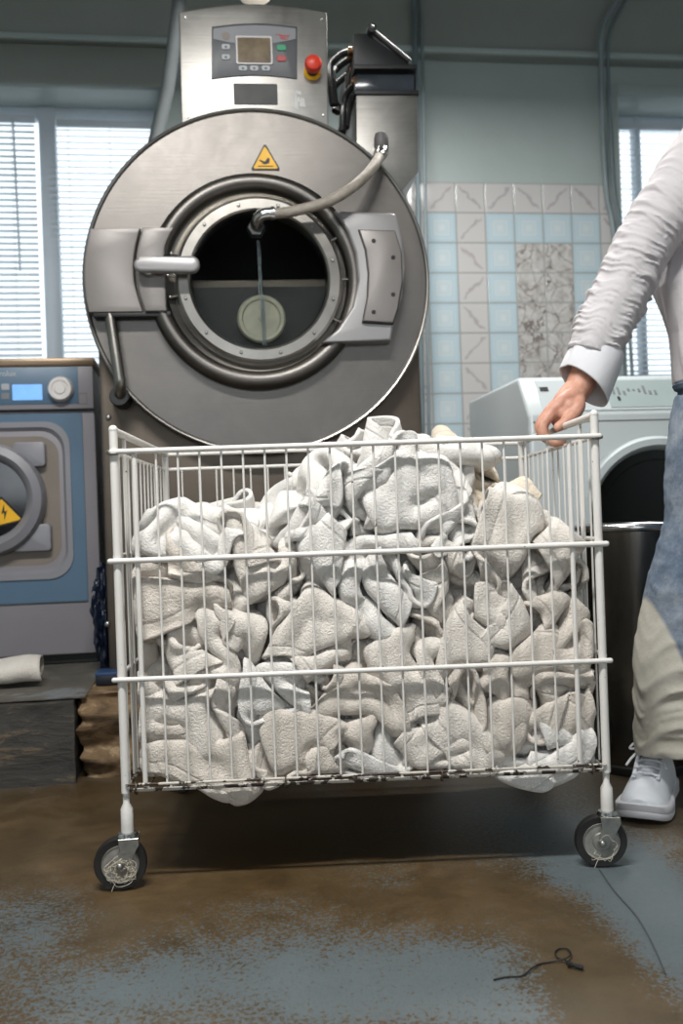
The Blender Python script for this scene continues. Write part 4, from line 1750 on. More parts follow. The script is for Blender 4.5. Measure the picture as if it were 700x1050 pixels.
def crumples(n, rng, steps=110):
    u = (np.arange(NU)-(NU-1)/2)*HS0
    v = (np.arange(NV)-(NV-1)/2)*HS0
    P = np.zeros((n, NU, NV, 3))
    C = np.zeros((n, 1, 1, 3))
    for k in range(n):
        g = np.stack(np.meshgrid(u, v, indexing='ij')+[np.zeros((NU, NV))], -1)
        for _ in range(5):
            a, b, ph = rng.uniform(-16, 16), rng.uniform(-16, 16), rng.uniform(0, 6.3)
            g[..., 2] += .012*np.sin(a*g[..., 0]+b*g[..., 1]+ph)
        C[k, 0, 0] = (k*1.2, 0, 0)
        P[k] = g@rand_rot(rng).T+C[k, 0, 0]
    fd = [(rng.uniform(-14, 14, (n, 1, 1, 3)), rng.uniform(0, 6.3, (n, 1, 1)), rng.normal(size=(n, 1, 1, 3))) for _ in range(6)]

    def force(P, st):
        D = P-C
        f = -D*60
        for k, ph, d in fd:
            f = f+2.6*np.sin((D*k).sum(-1)+ph)[..., None]*d
        return f

    def wall(P, Q, st):
        Rr = .31-(.31-.10)*min(1, st/(steps*.8))
        D = (P-C)*np.array([1, 1, 1.25])
        l = np.sqrt((D*D).sum(-1, keepdims=True))
        P[...] = C+(P-C)*np.minimum(1, Rr/np.maximum(l, 1e-6))
    return solve(P, steps, wall, force, grav=0, damp=.9)-C


BX0, BX1, BY0, BY1, BZ0 = -CW+.018, CW-.006, .006, CD-.02, zf[3]+.004
HX = [-.44, -.33, -.20, -.12, -.04, .06, .12, .19, .26, .36, .44]
HZ = [.675, .685, .69, .71, .765, .81, .83, .765, .72, .70, .68]
PKX, PKY = .10, .30


def top_(x, y):
    return np.interp(x, HX, HZ)+.075*np.clip(1-abs(y-PKY)/.2, -.9, 1)*np.clip(1-abs(x-PKX)/.2, 0, 1)-.05*np.clip((y-.36)/.2, 0, 1)


def inner_(x, y, z):
    return np.stack([top_(x, y)-.17-z, y-.20, x+CW-.15, CW-.15-x])


def sag(x):
    # the floor of the basket gives way a little where towels bulge through
    return .026*np.exp(-((x+.24)/.075)**2)+.025*np.exp(-((x-.32)/.10)**2)+.008*np.exp(-((x-.02)/.08)**2)


def heap(T=80, steps=150, seed=11):
    rng = np.random.default_rng(3)
    Kc = crumples(12, rng)
    rng = np.random.default_rng(seed)
    S = rng.uniform((BX0, BY0, BZ0), (BX1, BY1, .95), (120000, 3))
    S = S[(S[:, 2] < top_(S[:, 0], S[:, 1])) & (inner_(*S.T).min(0) < 0)][:14000]
    Cn = S[:T].copy()
    for _ in range(14):
        d = ((S[:, None]-Cn[None])**2).sum(-1).argmin(1)
        for k in range(T):
            Cn[k] = S[d == k].mean(0)
    P = np.zeros((T, NU, NV, 3))
    g0 = .5
    for k, c in enumerate(Cn):
        P[k] = (Kc[k % len(Kc)]@rand_rot(rng).T)*g0+c

    def wall(P, Q, st):
        x, y, z = P[..., 0], P[..., 1], P[..., 2]
        r = .005
        for ax, lo, hi in ((0, BX0+r, BX1-r), (1, BY0+r, BY1-r), (2, BZ0+r-sag(x), None)):
            c = P[..., ax]
            k = c < lo
            if hi is not None:
                k |= c > hi
            np.clip(c, lo, hi, out=c)
            for a in (0, 1, 2):
                if a != ax:
                    P[..., a][k] -= (P[..., a]-Q[..., a])[k]*.35
        q = inner_(x, y, z)
        m = q.min(0)
        k0 = m > 0
        w = q.argmin(0)
        for i, (a, s) in enumerate(((2, 1), (1, -1), (0, -1), (0, 1))):
            k = k0 & (w == i)
            P[..., a][k] += s*m[k]
        if st < steps*.7:
            e = z-top_(x, y)-.01
            k = e > 0
            z[k] -= e[k]*.5
    P = solve(P, steps, wall, None, lambda st: g0+(1.1-g0)*min(1, st/(steps*.65)), grav=1.3, dt=1/100., iters=6, damp=.9)
    # looser towels thrown over the top
    old = P.copy()
    u = (np.arange(NU)-(NU-1)/2)*HS0
    v = (np.arange(NV)-(NV-1)/2)*HS0
    new = []
    for (x, y, dz, yaw, tilt, roll) in DRAPES:
        g = np.stack(np.meshgrid(u, v, indexing='ij')+[np.zeros((NU, NV))], -1)
        for _ in range(4):
            a, b, ph = rng.uniform(-22, 22), rng.uniform(-22, 22), rng.uniform(0, 6.3)
            g[..., 2] += .022*np.sin(a*g[..., 0]+b*g[..., 1]+ph)
        g *= .56
        for ax, an in ((2, yaw), (0, tilt), (1, roll)):
            g = g@np.array(Matrix.Rotation(math.radians(an), 3, 'XYZ'[ax])).T
        sel = P.reshape(-1, 3)
        near = (abs(sel[:, 0]-x) < .12) & (abs(sel[:, 1]-y) < .1)
        zt = sel[near, 2].max() if near.any() else top_(x, y)
        new.append(g+np.array((x, y, zt+dz)))
    n0 = len(P)
    P = np.concatenate((P, np.array(new)))

    def wall2(P, Q, st):
        P[:n0] = old
        P[n0:, :, :, 2] = np.minimum(P[n0:, :, :, 2], top_(P[n0:, :, :, 0], P[n0:, :, :, 1])+.07)
        r = .006
        for ax, lo, hi in ((0, BX0+r, BX1-r), (1, BY0+r, BY1-r)):
            np.clip(P[..., ax], lo, hi, out=P[..., ax])
    return solve(P, 95, wall2, None, lambda st: .58+.52*min(1, st/50), grav=5, dt=1/100., iters=5, damp=.93)


DRAPES = [(.07, .11, .04, 10, 38, -8), (-.10, .13, .04, 70, 30, 25), (.21, .15, .03, 95, 20, -22), (.31, .20, .03, 80, 12, -6), (-.30, .14, .03, 15, 25, 5), (.11, .26, .06, 60, 10, 15), (-.0, .20, .05, 120, 30, 12)]


TP = heap()
_z = TP[..., 2]
_w = np.clip(1.25-(_z-BZ0)/.10, 0, 1)*np.clip(1-(TP[..., 1]-.08)/.25, 0, 1)
TP[..., 2] = _z-_w*sag(TP[..., 0])*1.25
print('towels', round(time.time()-T0, 1), 's')


def cart_to_world(p):
    c, n = math.cos(CF.th), math.sin(CF.th)
    L = CF.loc()
    return np.stack((L[0]+p[..., 0]*c-p[..., 1]*n, L[1]+p[..., 0]*n+p[..., 1]*c, p[..., 2]), -1)


def project(w):
    u, v = w[..., 0]/w[..., 1]*FOC, (w[..., 2]-EYE)/w[..., 1]*FOC
    return 350+u*math.cos(ROLL)-v*math.sin(ROLL), HOR-(u*math.sin(ROLL)+v*math.cos(ROLL))


# how much of each towel shows from the front: a coarse depth map over 4-pixel cells
WP = cart_to_world(TP)
fine = []
for t in range(len(WP)):
    g = WP[t]
    g2 = (g[:-1]+g[1:])/2
    g3 = (g[:, :-1]+g[:, 1:])/2
    fine.append(np.concatenate([a.reshape(-1, 3) for a in (g, g2, g3, (g2[:, :-1]+g2[:, 1:])/2)]))
zb_ = {}
for t, g in enumerate(fine):
    px, py = project(g)
    for a, b, d in zip((px/5).astype(int), (py/5).astype(int), g[:, 1]):
        k = (a, b)
        if k not in zb_ or d < zb_[k][0]:
            zb_[k] = (d, t)
cells = {t: [] for t in range(len(WP))}
for (a, b), (d, t) in zb_.items():
    cells[t].append((a*5+2, b*5+2))
info = []
for t in range(len(WP)):
    cs = np.array(cells[t]) if cells[t] else np.zeros((0, 2))
    info.append((len(cs), cs[:, 0].mean() if len(cs) else 0, cs[:, 1].mean() if len(cs) else 0))
bands = [('above the top front rail of the cart', -1e9), ('between the top and middle front rails of the cart', 0), ('between the middle and lower front rails of the cart', 1), ('below the lowest full front rail of the cart', 2)]
rowy = lambda i, px: project(cart_to_world(np.array([CF.m(px, 500)[0], 0, zf[i]])))[1]
lab = {}
groups = {0: [], 1: [], 2: [], 3: []}
for t, (n, px, py) in enumerate(info):
    if n < 14:
        continue
    b = 0
    for i in range(3):
        if py > rowy(i, px):
            b = i+1
    groups[b].append((px, t))
ORD = ['leftmost', 'second from the left', 'third from the left', 'fourth from the left', 'fifth from the left', 'sixth from the left', 'seventh from the left', 'eighth from the left', 'ninth from the left', 'tenth from the left',
       'eleventh from the left', 'twelfth from the left', 'thirteenth from the left', 'fourteenth from the left', 'fifteenth from the left', 'sixteenth from the left', 'seventeenth from the left', 'eighteenth from the left']
HUE = ['white', 'off-white', 'greyish white', 'cream']
tone = {}
rg = random.Random(21)
for t, (n, px, py) in enumerate(info):
    if py < 560 and n:
        tone[t] = 3 if (470 < px < 600 and py < 505) else rg.choice((0, 0, 0, 1))
    else:
        tone[t] = rg.choice((0, 1, 1, 2, 2))
where = ['above the top rail', 'between the top and middle rails', 'between the middle and lower rails', 'below the lower rail']
for b, L in groups.items():
    L.sort()
    nn = len(L)
    for i, (px, t) in enumerate(L):
        o_ = ORD[i] if i < nn-1 else 'rightmost'
        lab[t] = '%s crumpled towel, %s' % (HUE[tone[t]], o_+' of those '+where[b])
me_idx = np.arange(NU*NV).reshape(NU, NV)
quads = np.stack([me_idx[:-1, :-1], me_idx[1:, :-1], me_idx[1:, 1:], me_idx[:-1, 1:]], -1).reshape(-1, 4)
uvg = np.stack(np.meshgrid(np.linspace(0, 1, NU), np.linspace(0, 1, NV), indexing='ij'), -1).reshape(-1, 2)
for t in range(len(TP)):
    c = TP[t].reshape(-1, 3).mean(0)
    me = bpy.data.meshes.new('terry_towel')
    me.from_pydata((TP[t].reshape(-1, 3)-c).tolist(), [], quads.tolist())
    l = me.uv_layers.new(name='UVMap')
    l.data.foreach_set('uv', uvg[quads.reshape(-1)].reshape(-1))
    me.polygons.foreach_set('use_smooth', [True]*len(me.polygons))
    me.materials.append(TOW[tone[t]])
    o = bpy.data.objects.new('terry_towel', me)
    link(o)
    o.location = cart_to_world(c)
    o.rotation_euler = (0, 0, CF.th)
    s = o.modifiers.new('round', 'SUBSURF')
    s.levels = s.render_levels = 2
    s = o.modifiers.new('thick', 'SOLIDIFY')
    s.thickness = .0085
    s.offset = 0
    if t in lab:
        tag(o, lab[t], 'towel', 'terry towels heaped in the laundry cart')
    else:
        tag(o, 'white crumpled towel buried behind the front ones in the cart', 'towel', 'terry towels heaped in the laundry cart')
# the packed middle of the heap
b = bmesh.new()
nx_, ny_ = 40, 26
xs = np.linspace(-CW+.13, CW-.13, nx_)
ys_ = np.linspace(.185, CD-.04, ny_)
tv = [[b.verts.new((x, y, float(top_(x, y))-.165-.02*mn.noise(Vector((x*14, y*14, 0))))) for y in ys_] for x in xs]
bv = [[b.verts.new((x, y, BZ0+.006)) for y in ys_] for x in xs]
for i in range(nx_-1):
    for j in range(ny_-1):
        b.faces.new((tv[i][j], tv[i+1][j], tv[i+1][j+1], tv[i][j+1]))
        b.faces.new((bv[i][j+1], bv[i+1][j+1], bv[i+1][j], bv[i][j]))
for i in range(nx_-1):
    for j in (0, ny_-1):
        q = (tv[i][j], tv[i+1][j], bv[i+1][j], bv[i][j])
        b.faces.new(q)
for j in range(ny_-1):
    for i in (0, nx_-1):
        b.faces.new((tv[i][j], tv[i][j+1], bv[i][j+1], bv[i][j]))
o = MB().merge(b).build('packed_towels', TOW[2], None, 60)
o.location, o.rotation_euler = CF.loc(), (0, 0, CF.th)
tag(o, 'towels pressed together in the middle of the heap in the cart', 'towels', kind='stuff')

# ================================================================ PERSON
def remesh(mb, name, mat, parent, vox, smooth_n=0, disp=None):
    o = mb.build(name, mat, parent, 180)
    r = o.modifiers.new('skin', 'REMESH')
    r.mode = 'VOXEL'
    r.voxel_size = vox
    r.use_smooth_shade = True
    if smooth_n:
        s = o.modifiers.new('s', 'SMOOTH')
        s.factor = .5
        s.iterations = smooth_n
    if disp:
        tx_ = bpy.data.textures.new(name+'_folds', 'CLOUDS')
        tx_.noise_scale = disp[0]
        dm = o.modifiers.new('d', 'DISPLACE')
        dm.texture = tx_
        dm.strength = disp[1]
        dm.mid_level = .5
    dg = bpy.context.evaluated_depsgraph_get()
    me = bpy.data.meshes.new_from_object(o.evaluated_get(dg))
    o.modifiers.clear()
    old = o.data
    o.data = me
    bpy.data.meshes.remove(old)
    me.name = name
    return o


PO = Vector((.86, 2.16, 0))
per = thing('person', 'person in a white linen shirt, bleached jeans and white sneakers gripping the cart', 'person', PO, 0)


def rel(px, py, d):
    return at(px, py, d)-PO


def chain(mb, pts, rad, seg=20, flat=None, n=5):
    P_ = smooth(pts, n)
    idx = np.linspace(0, len(rad)-1, len(P_))
    rr = np.interp(idx, range(len(rad)), rad)
    mb.tube(P_, list(rr), seg, flat=flat)
    mb.ball(P_[0], rr[0]*.995, u=20, v=12)
    mb.ball(P_[-1], rr[-1]*.995, u=20, v=12)


# ---- body (bare skin: head, neck, trunk core, arms to the hands) as one surface
W_ = rel(594, 396, 2.07)            # wrist of the right hand
EL = rel(641, 290, 2.10)
SH = rel(722, 152, 2.12)
body = MB()
H0 = Vector((.07, .0, 1.72))
chain(body, [Vector((.07, .02, 1.42)), Vector((.07, .01, 1.55)), Vector((.07, .0, 1.60))], [.075, .058, .06])
body.ball(H0+Vector((0, .0, .03)), .1, (.78, .98, 1.12), 32, 24)
body.ball(H0+Vector((0, -.03, -.05)), .066, (.92, .95, 1.0), 24, 16)
body.ball(H0+Vector((0, -.104, -.012)), .013, (.9, 1.2, 1.6), 12, 10)
body.ball(H0+Vector((0, -.085, -.065)), .018, (1.5, .6, .55), 14, 10)
for s in (-1, 1):
    body.ball(H0+Vector((s*.078, .005, -.005)), .02, (.35, .8, 1.4), 12, 10)
chain(body, [Vector((.07, .02, 1.40)), Vector((.07, .02, 1.0))], [.12, .13])
chain(body, [Vector((.07, .02, 1.40)), SH+Vector((.02, 0, -.02)), EL, W_+(EL-W_)*.12, W_], [.07, .055, .042, .031, .029])
# other arm hangs at the far side
SH2, EL2, W2_ = Vector((.27, .03, 1.42)), Vector((.33, .05, 1.13)), Vector((.36, -.02, .88))
chain(body, [Vector((.07, .02, 1.40)), SH2, EL2, W2_], [.07, .055, .042, .028])


def hand(mb, wrist, P, rad, n=4):
    for pts, rr in zip(P, rad):
        chain(mb, pts, rr, 14, n=n)


# gripping right hand
def h_(px, py, d):
    return rel(px, py, d)


chain(body, [W_, h_(588, 404, 2.065), h_(581, 414, 2.06)], [.0275, .030, .031], 16)
knk = [(565.5, 423, 2.030), (563.5, 421.5, 2.052), (564, 421.5, 2.074), (566, 423, 2.094)]
for i, (a, b_, d) in enumerate(knk):
    s0 = h_(588+1.5*i, 405, 2.045+.014*i)
    chain(body, [s0, h_((a+586)/2, (b_+405)/2-1, d+.004), h_(a, b_, d)], [.017, .0165, .0125], 14)
chain(body, [h_(582, 421, 2.04), h_(578, 421, 2.06), h_(578, 421, 2.085)], [.017, .018, .016], 14)
for i, (a, b_, d) in enumerate(knk):
    e = (1, 1.05, 1.0, .9)[i]
    r0 = (.0118, .0115, .011, .010)[i]
    chain(body, [h_(a, b_, d), h_(a-8*e, b_+11, d-.002), h_(a-9.5*e, b_+18, d-.003), h_(a-6*e, b_+26, d-.003), h_(a+3, b_+30.5, d-.003), h_(a+13, b_+28, d-.002)], [r0*1.08, r0, r0, r0*.92, r0*.88, r0*.8], 14)
body.ball(h_(583, 417, 2.032), .0185, (1, 1, 1), 16, 12)
body.ball(h_(576, 423, 2.030), .0155, (1, 1, 1), 16, 12)
body.ball(h_(573, 431, 2.048), .0165, (1, 1, 1), 16, 12)
# thumb: leaves the radial side of the palm and closes over the bar
chain(body, [h_(591, 409, 2.052), h_(591, 418, 2.030), h_(586, 427, 2.018), h_(579, 433, 2.010), h_(572, 438, 2.006)], [.019, .0175, .0138, .0122, .0098], 14)
# far hand, relaxed
q = W2_
chain(body, [q, q+Vector((.0, -.01, -.05)), q+Vector((.0, -.02, -.085))], [.026, .03, .026], 16)
for i in range(4):
    s = q+Vector((-.004+.002*i, -.045+.02*i, -.09))
    L = (.075, .082, .078, .062)[i]
    chain(body, [s, s+Vector((-.006, -.004, -L*.4)), s+Vector((-.016, 0, -L*.75)), s+Vector((-.028, .004, -L))], [.0095, .009, .0085, .0075], 12)
chain(body, [q+Vector((-.01, -.03, -.03)), q+Vector((-.022, -.055, -.06)), q+Vector((-.028, -.06, -.095))], [.013, .011, .009], 12)
bo = remesh(body, 'body', M['skin'], per, .0026, 3)
# face details
for s in (-1, 1):
    e = MB().ball(H0+Vector((s*.03, -.084, .012)), .011, (1.15, .6, .75), 16, 10).build('eye', plain('eye_white', srgb(225, 222, 218), .2), bo)
    MB().ball(H0+Vector((s*.03, -.0915, .012)), .0048, (1, .4, 1), 12, 8).build('iris', plain('iris', srgb(70, 60, 45), .2), e)
MB().ball(H0+Vector((0, -.094, -.066)), .013, (1.7, .4, .45), 14, 8).build('lips', plain('lips', srgb(170, 92, 84), .4), bo)
hr = MB().ball(H0+Vector((0, .022, .055)), .108, (.82, .98, 1.0), 32, 20)
hr.ball(H0+Vector((0, .055, -.02)), .09, (.85, .7, 1.1), 24, 16)
remesh(hr, 'hair', M['hair'], bo, .006, 1, (.02, .008))


# ---- shirt
def fold_ring(mb, path, rad, seed, amp, freq, nseg=72, nper=14, gather=None, cap=False, keep=None):
    """a tube of cloth with creases that run round the limb"""
    P_ = smooth(path, nper)
    n = len(P_)
    rr = np.interp(np.linspace(0, len(rad)-1, n), range(len(rad)), rad)
    # arc length
    s = [0.0]
    for i in range(1, n):
        s.append(s[-1]+(P_[i]-P_[i-1]).length)
    ref = None
    rings = []
    for i, p in enumerate(P_):
        t = (P_[min(i+1, n-1)]-P_[max(i-1, 0)]).normalized()
        if ref is None:
            ref = Vector((0, -1, 0))
        a = (ref-t*ref.dot(t)).normalized()
        ref = a
        c = t.cross(a)
        ring = []
        u = i/(n-1)
        am = amp*(gather(u) if gather else 1)
        for k in range(nseg):
            th = 2*PI*k/nseg
            q = mn.noise(Vector((math.cos(th)*1.1+seed, math.sin(th)*1.1, s[i]*3.0)))
            z1_ = s[i]*freq*.21+.9*math.sin(th*1+seed)+q*1.5
            n1 = mn.noise(Vector((math.cos(th)*.42+seed, math.sin(th)*.42, z1_)))
            n2 = mn.noise(Vector((math.cos(th)*.7-seed, math.sin(th)*.7, z1_*1.7+5)))
            rdg = max(0, 1-abs(n1)*3.2)**1.6+.55*max(0, 1-abs(n2)*3.2)**1.6
            msk = .45+.55*max(0, min(1, .5+1.3*mn.noise(Vector((math.cos(th)*1.2, math.sin(th)*1.2, s[i]*8+seed)))))
            r = rr[i]+am*(rdg-.5)*msk+.006*q
            ring.append(mb.bm.verts.new(p+(a*math.cos(th)+c*math.sin(th))*r))
        rings.append(ring)
    for i in range(n-1):
        for k in range(nseg):
            mb.bm.faces.new((rings[i][k], rings[i][(k+1) % nseg], rings[i+1][(k+1) % nseg], rings[i+1][k]))
    if cap:
        mb.bm.faces.new(rings[0][::-1])
        mb.bm.faces.new(rings[-1])
    return P_, rr


sh = MB()
CU = rel(603, 375, 2.075)
path = [rel(765, 130, 2.13), rel(728, 160, 2.12), rel(694, 205, 2.115), rel(664, 245, 2.11), rel(640, 292, 2.10), rel(617, 340, 2.085), CU+(rel(617, 340, 2.085)-CU)*.25]
fold_ring(sh, path, [.075, .083, .074, .064, .061, .060, .053], 1.3, .0085, 330, 96, 40, lambda u: .35+.75*min(1, u*1.6), cap=True)
path2 = [Vector((.07, .03, 1.42)), Vector((.25, .03, 1.42)), Vector((.32, .05, 1.14)), Vector((.36, -.0, .95))]
fold_ring(sh, path2, [.09, .085, .062, .055], 4.3, .009, 200, 64, 14, None, cap=True)


def loft(mb, secs, nseg=96, seed=0.0, amp=.006, cap=True):
    """secs: (center, half width, half depth); elliptical rings with soft vertical folds"""
    rings = []
    n = len(secs)
    m = 10
    C = smooth([s[0] for s in secs], m)
    ws = np.interp(np.linspace(0, n-1, len(C)), range(n), [s[1] for s in secs])
    dsx = np.interp(np.linspace(0, n-1, len(C)), range(n), [s[2] for s in secs])
    for i, c in enumerate(C):
        ring = []
        for k in range(nseg):
            th = 2*PI*k/nseg
            f = 1+0
            q = mn.noise(Vector((math.cos(th)*3.2+seed, math.sin(th)*3.2, c.z*3.5)))+.5*mn.noise(Vector((math.cos(th)*6+seed, math.sin(th)*6, c.z*9)))
            ex_ = 2.4
            cc, ss = math.cos(th), math.sin(th)
            g = (abs(cc)**ex_+abs(ss)**ex_)**(-1/ex_)
            ring.append(mb.bm.verts.new(c+Vector((cc*g*(ws[i]+amp*q*2), ss*g*(dsx[i]+amp*q*2), 0))))
        rings.append(ring)
    for i in range(len(rings)-1):
        for k in range(nseg):
            mb.bm.faces.new((rings[i][k], rings[i][(k+1) % nseg], rings[i+1][(k+1) % nseg], rings[i+1][k]))
    if cap:
        mb.bm.faces.new(rings[0])
        mb.bm.faces.new(rings[-1][::-1])


tl = lambda px, py: rel(px, py, 2.13).x
zc_ = lambda py: at(690, py, 2.13).z
T_ = .07
loft(sh, [(Vector((T_, .02, 1.53)), .07, .06), (Vector((T_, .02, 1.49)), .14, .09), (Vector((T_, .02, 1.44)), .19, .11), (Vector((T_, .02, 1.36)), .212, .125), (Vector((T_, .02, zc_(250))), T_-tl(684, 250), .13),
          (Vector((T_, .02, zc_(290))), T_-tl(680, 290), .132), (Vector((T_, .02, zc_(340))), T_-tl(694, 340), .128), (Vector((T_, .02, zc_(390))), T_-tl(700, 390), .128)], 96, 2.0, .007)
shirt = remesh(sh, 'shirt', M['linen'], per, .0029, 0)
# cuff: a stiff band, open at its slit
ax_ = (rel(617, 340, 2.085)-W_).normalized()
cu0 = rel(600, 392, 2.072)
m = MB()
nn = 64
rows = []
a = (Vector((0, -1, 0))-ax_*Vector((0, -1, 0)).dot(ax_)).normalized()
c_v = ax_.cross(a)
for j, (t, r) in enumerate(((.085, .0555), (.070, .0575), (.045, .059), (.02, .0595), (-.006, .060), (-.010, .0585), (-.006, .057), (.04, .0555))):
    row = []
    for k in range(nn):
        th = 2*PI*k/nn
        q_ = mn.noise(Vector((math.cos(th)*2, math.sin(th)*2, t*9)))*.004
        # hangs lower on the outer (right) side
        low = -.020*math.cos(th-1.9)*(1 if t < .03 else .3)
        row.append(m.bm.verts.new(cu0+ax_*(t+low)+(a*math.cos(th)*.86+c_v*math.sin(th)*1.0)*(r+q_)))
    rows.append(row)
for j in range(len(rows)-1):
    for k in range(nn):
        m.bm.faces.new((rows[j][k], rows[j][(k+1) % nn], rows[j+1][(k+1) % nn], rows[j+1][k]))
m.build('cuff', M['cuff'], per, 60, recalc=False)

# ---- jeans
jn = MB()
lp = [rel(735, 412, 2.16), rel(726, 470, 2.16), rel(722, 540, 2.16), rel(706, 610, 2.16), rel(693, 680, 2.15), rel(690, 735, 2.145), rel(692, 772, 2.14)]
fold_ring(jn, lp, [.092, .092, .088, .092, .088, .082, .080], 7.1, .017, 95, 80, 18, lambda u: .2+1.3*max(0, (u-.45)/.55)**1.5, cap=True)
lp2 = [Vector((.15, .03, .88)), Vector((.155, .04, .7)), Vector((.16, .06, .45)), Vector((.165, .12, .22)), Vector((.165, .14, .09))]
fold_ring(jn, lp2, [.092, .09, .085, .08, .078], 3.1, .008, 60, 64, 12, None, cap=True)
loft(jn, [(Vector((T_, .02, zc_(388))), .155, .115), (Vector((T_+.0, .02, zc_(410))), .165, .12), (Vector((T_+.005, .02, .86)), .172, .125), (Vector((T_+.01, .02, .80)), .17, .12)], 80, 5, .003)
jo = remesh(jn, 'jeans', M['jeans'], per, .0045, 1)
MB().tube([Vector((T_+math.cos(t)*.163, .02+math.sin(t)*.118, zc_(392))) for t in [2*PI*k/48 for k in range(48)]], .013, 8, closed=True).build('waistband', M['jeans'], per)


# ---- sneakers
def sneaker(toe, heel, parent, lift=0.0):
    """low white court shoe; toe and heel are points on the floor"""
    toe, heel = Vector(toe), Vector(heel)
    ax = (toe-heel)
    L = ax.length
    ax.normalize()
    sd = Vector((-ax.y, ax.x, 0))
    up = Vector((0, 0, 1))
    g = bpy.data.objects.new('sneaker', None)
    link(g, parent)
    # half widths of the sole along its length, from heel (0) to toe (1)
    T = [0, .04, .12, .25, .4, .55, .7, .82, .9, .96, .99, 1.0]
    Wd = [.014, .030, .040, .041, .042, .050, .057, .057, .052, .041, .027, .010]
    rows = []
    n = 40
    def width(t):
        return float(np.interp(t, T, Wd))
    def outline(scale, shrink=0.0):
        pts = []
        ts = (1-np.cos(np.linspace(0, PI, n)))/2
        for t in ts:
            pts.append((t, width(t)*scale-shrink))
        out = [(t, w) for t, w in pts]+[(t, -w) for t, w in pts[::-1]]
        return out
    def pos(t, w, z):
        return heel+ax*(t*L)+sd*w+up*(z+.012*max(0, (t-.8)/.2)**2)
    m = MB()
    lv = [(1.0, 0, 0.002), (1.03, 0, .006), (1.035, 0, .014), (1.02, 0, .016), (1.035, 0, .018), (1.03, 0, .030), (1.0, .001, .033), (.96, .003, .033)]
    R_ = []
    for sc_, sh_, z in lv:
        R_.append([m.bm.verts.new(pos(.5+(t-.5)*(1+.02*(sc_-1)/.035), w*sc_-(sh_ if w > 0 else -sh_), z)) for t, w in outline(1)])
    N = len(R_[0])
    for i in range(len(R_)-1):
        for k in range(N):
            m.bm.faces.new((R_[i][k], R_[i][(k+1) % N], R_[i+1][(k+1) % N], R_[i+1][k]))
    m.bm.faces.new(R_[0][::-1])
    m.bm.faces.new(R_[-1])
    m.build('sole', M['sole'], g, 50)
    # upper: cross sections along the foot
    m = MB()
    st = [(0.01, .014, .060), (.04, .028, .095), (.12, .037, .104), (.22, .039, .104), (.34, .040, .114), (.46, .043, .112), (.58, .047, .096), (.70, .052, .078), (.80, .052, .066), (.88, .047, .058), (.94, .037, .050), (.985, .019, .042)]
    S = []
    tt = np.linspace(0, len(st)-1, 40)
    for q in tt:
        t = np.interp(q, range(len(st)), [s[0] for s in st])
        w = np.interp(q, range(len(st)), [s[1] for s in st])
        h = np.interp(q, range(len(st)), [s[2] for s in st])
        ring = []
        for k in range(25):
            a = PI*k/24
            ex_ = 2.5
            cc, ss = math.cos(a), math.sin(a)
            gg = (abs(cc)**ex_+abs(ss)**ex_)**(-1/ex_)
            ring.append(m.bm.verts.new(pos(t, cc*gg*w*(1-.14*max(0, ss)), .024+(h-.024)*ss*gg)))
        S.append(ring)
    for i in range(len(S)-1):
        for k in range(24):
            m.bm.faces.new((S[i][k], S[i][k+1], S[i+1][k+1], S[i+1][k]))
    m.bm.faces.new(S[0])
    m.bm.faces.new(S[-1][::-1])
    o = m.build('upper', M['shoe'], g, 60)
    s_ = o.modifiers.new('s', 'SUBSURF')
    s_.levels = s_.render_levels = 1
    def topz(t):
        return float(np.interp(t, [s[0] for s in st], [s[2] for s in st]))
    # eyestays
    for s in (-1, 1):
        m = MB()
        m.tube([pos(t, s*(.024+.004*(1-t)), topz(t)*.985+.001) for t in np.linspace(.40, .72, 8)], .0045, 8, flat=.5)
        m.build('eyestay', M['shoe'], g)
    m = MB()
    m.tube([pos(t, .0, topz(t)+.001) for t in np.linspace(.36, .66, 8)], .013, 12, flat=.35)
    m.build('tongue', M['shoe'], g)
    for i, t in enumerate(np.linspace(.44, .70, 5)):
        m = MB()
        pts = [pos(t+.006*math.sin(k*2.0), w, topz(t)+.0085-1.1*abs(w)**1.5) for k, w in enumerate(np.linspace(-.027, .027, 9))]
        m.tube(pts, .0036, 6, flat=.7)
        m.build('lace', M['lace'], g)
    m = MB()
    b0 = pos(.43, 0, topz(.43)+.013)
    for s in (-1, 1):
        m.tube(smooth([b0, b0+sd*s*.028+up*.010+ax*.006, b0+sd*s*.045+up*-.004+ax*.018, b0+sd*s*.028+up*-.004+ax*.014, b0], 5), .0028, 6)
        m.tube(smooth([b0, b0+sd*s*.018+ax*.03+up*-.002, b0+sd*s*.034+ax*.055+up*-.016, b0+sd*s*.042+ax*.075+up*-.028], 5), .0028, 6)
    m.build('lace_bow', M['lace'], g)
    return g


def on_floor(px, py):
    v = -ray(px, py)[1]
    d = EYE/v
    return at(px, py, d)


tf = on_floor(655, 846)-PO
toe_ = Vector((tf.x, tf.y, 0))
heel_ = toe_+Vector((.14, .27, 0))
sneaker(toe_, heel_, per)
sneaker(Vector((.15, .02, 0)), Vector((.175, .30, 0)), per)

# ================================================================ CORD ON THE FLOOR
def fl(px, py, z=.002):
    p_ = on_floor(px, py)
    return Vector((p_.x, p_.y, z))


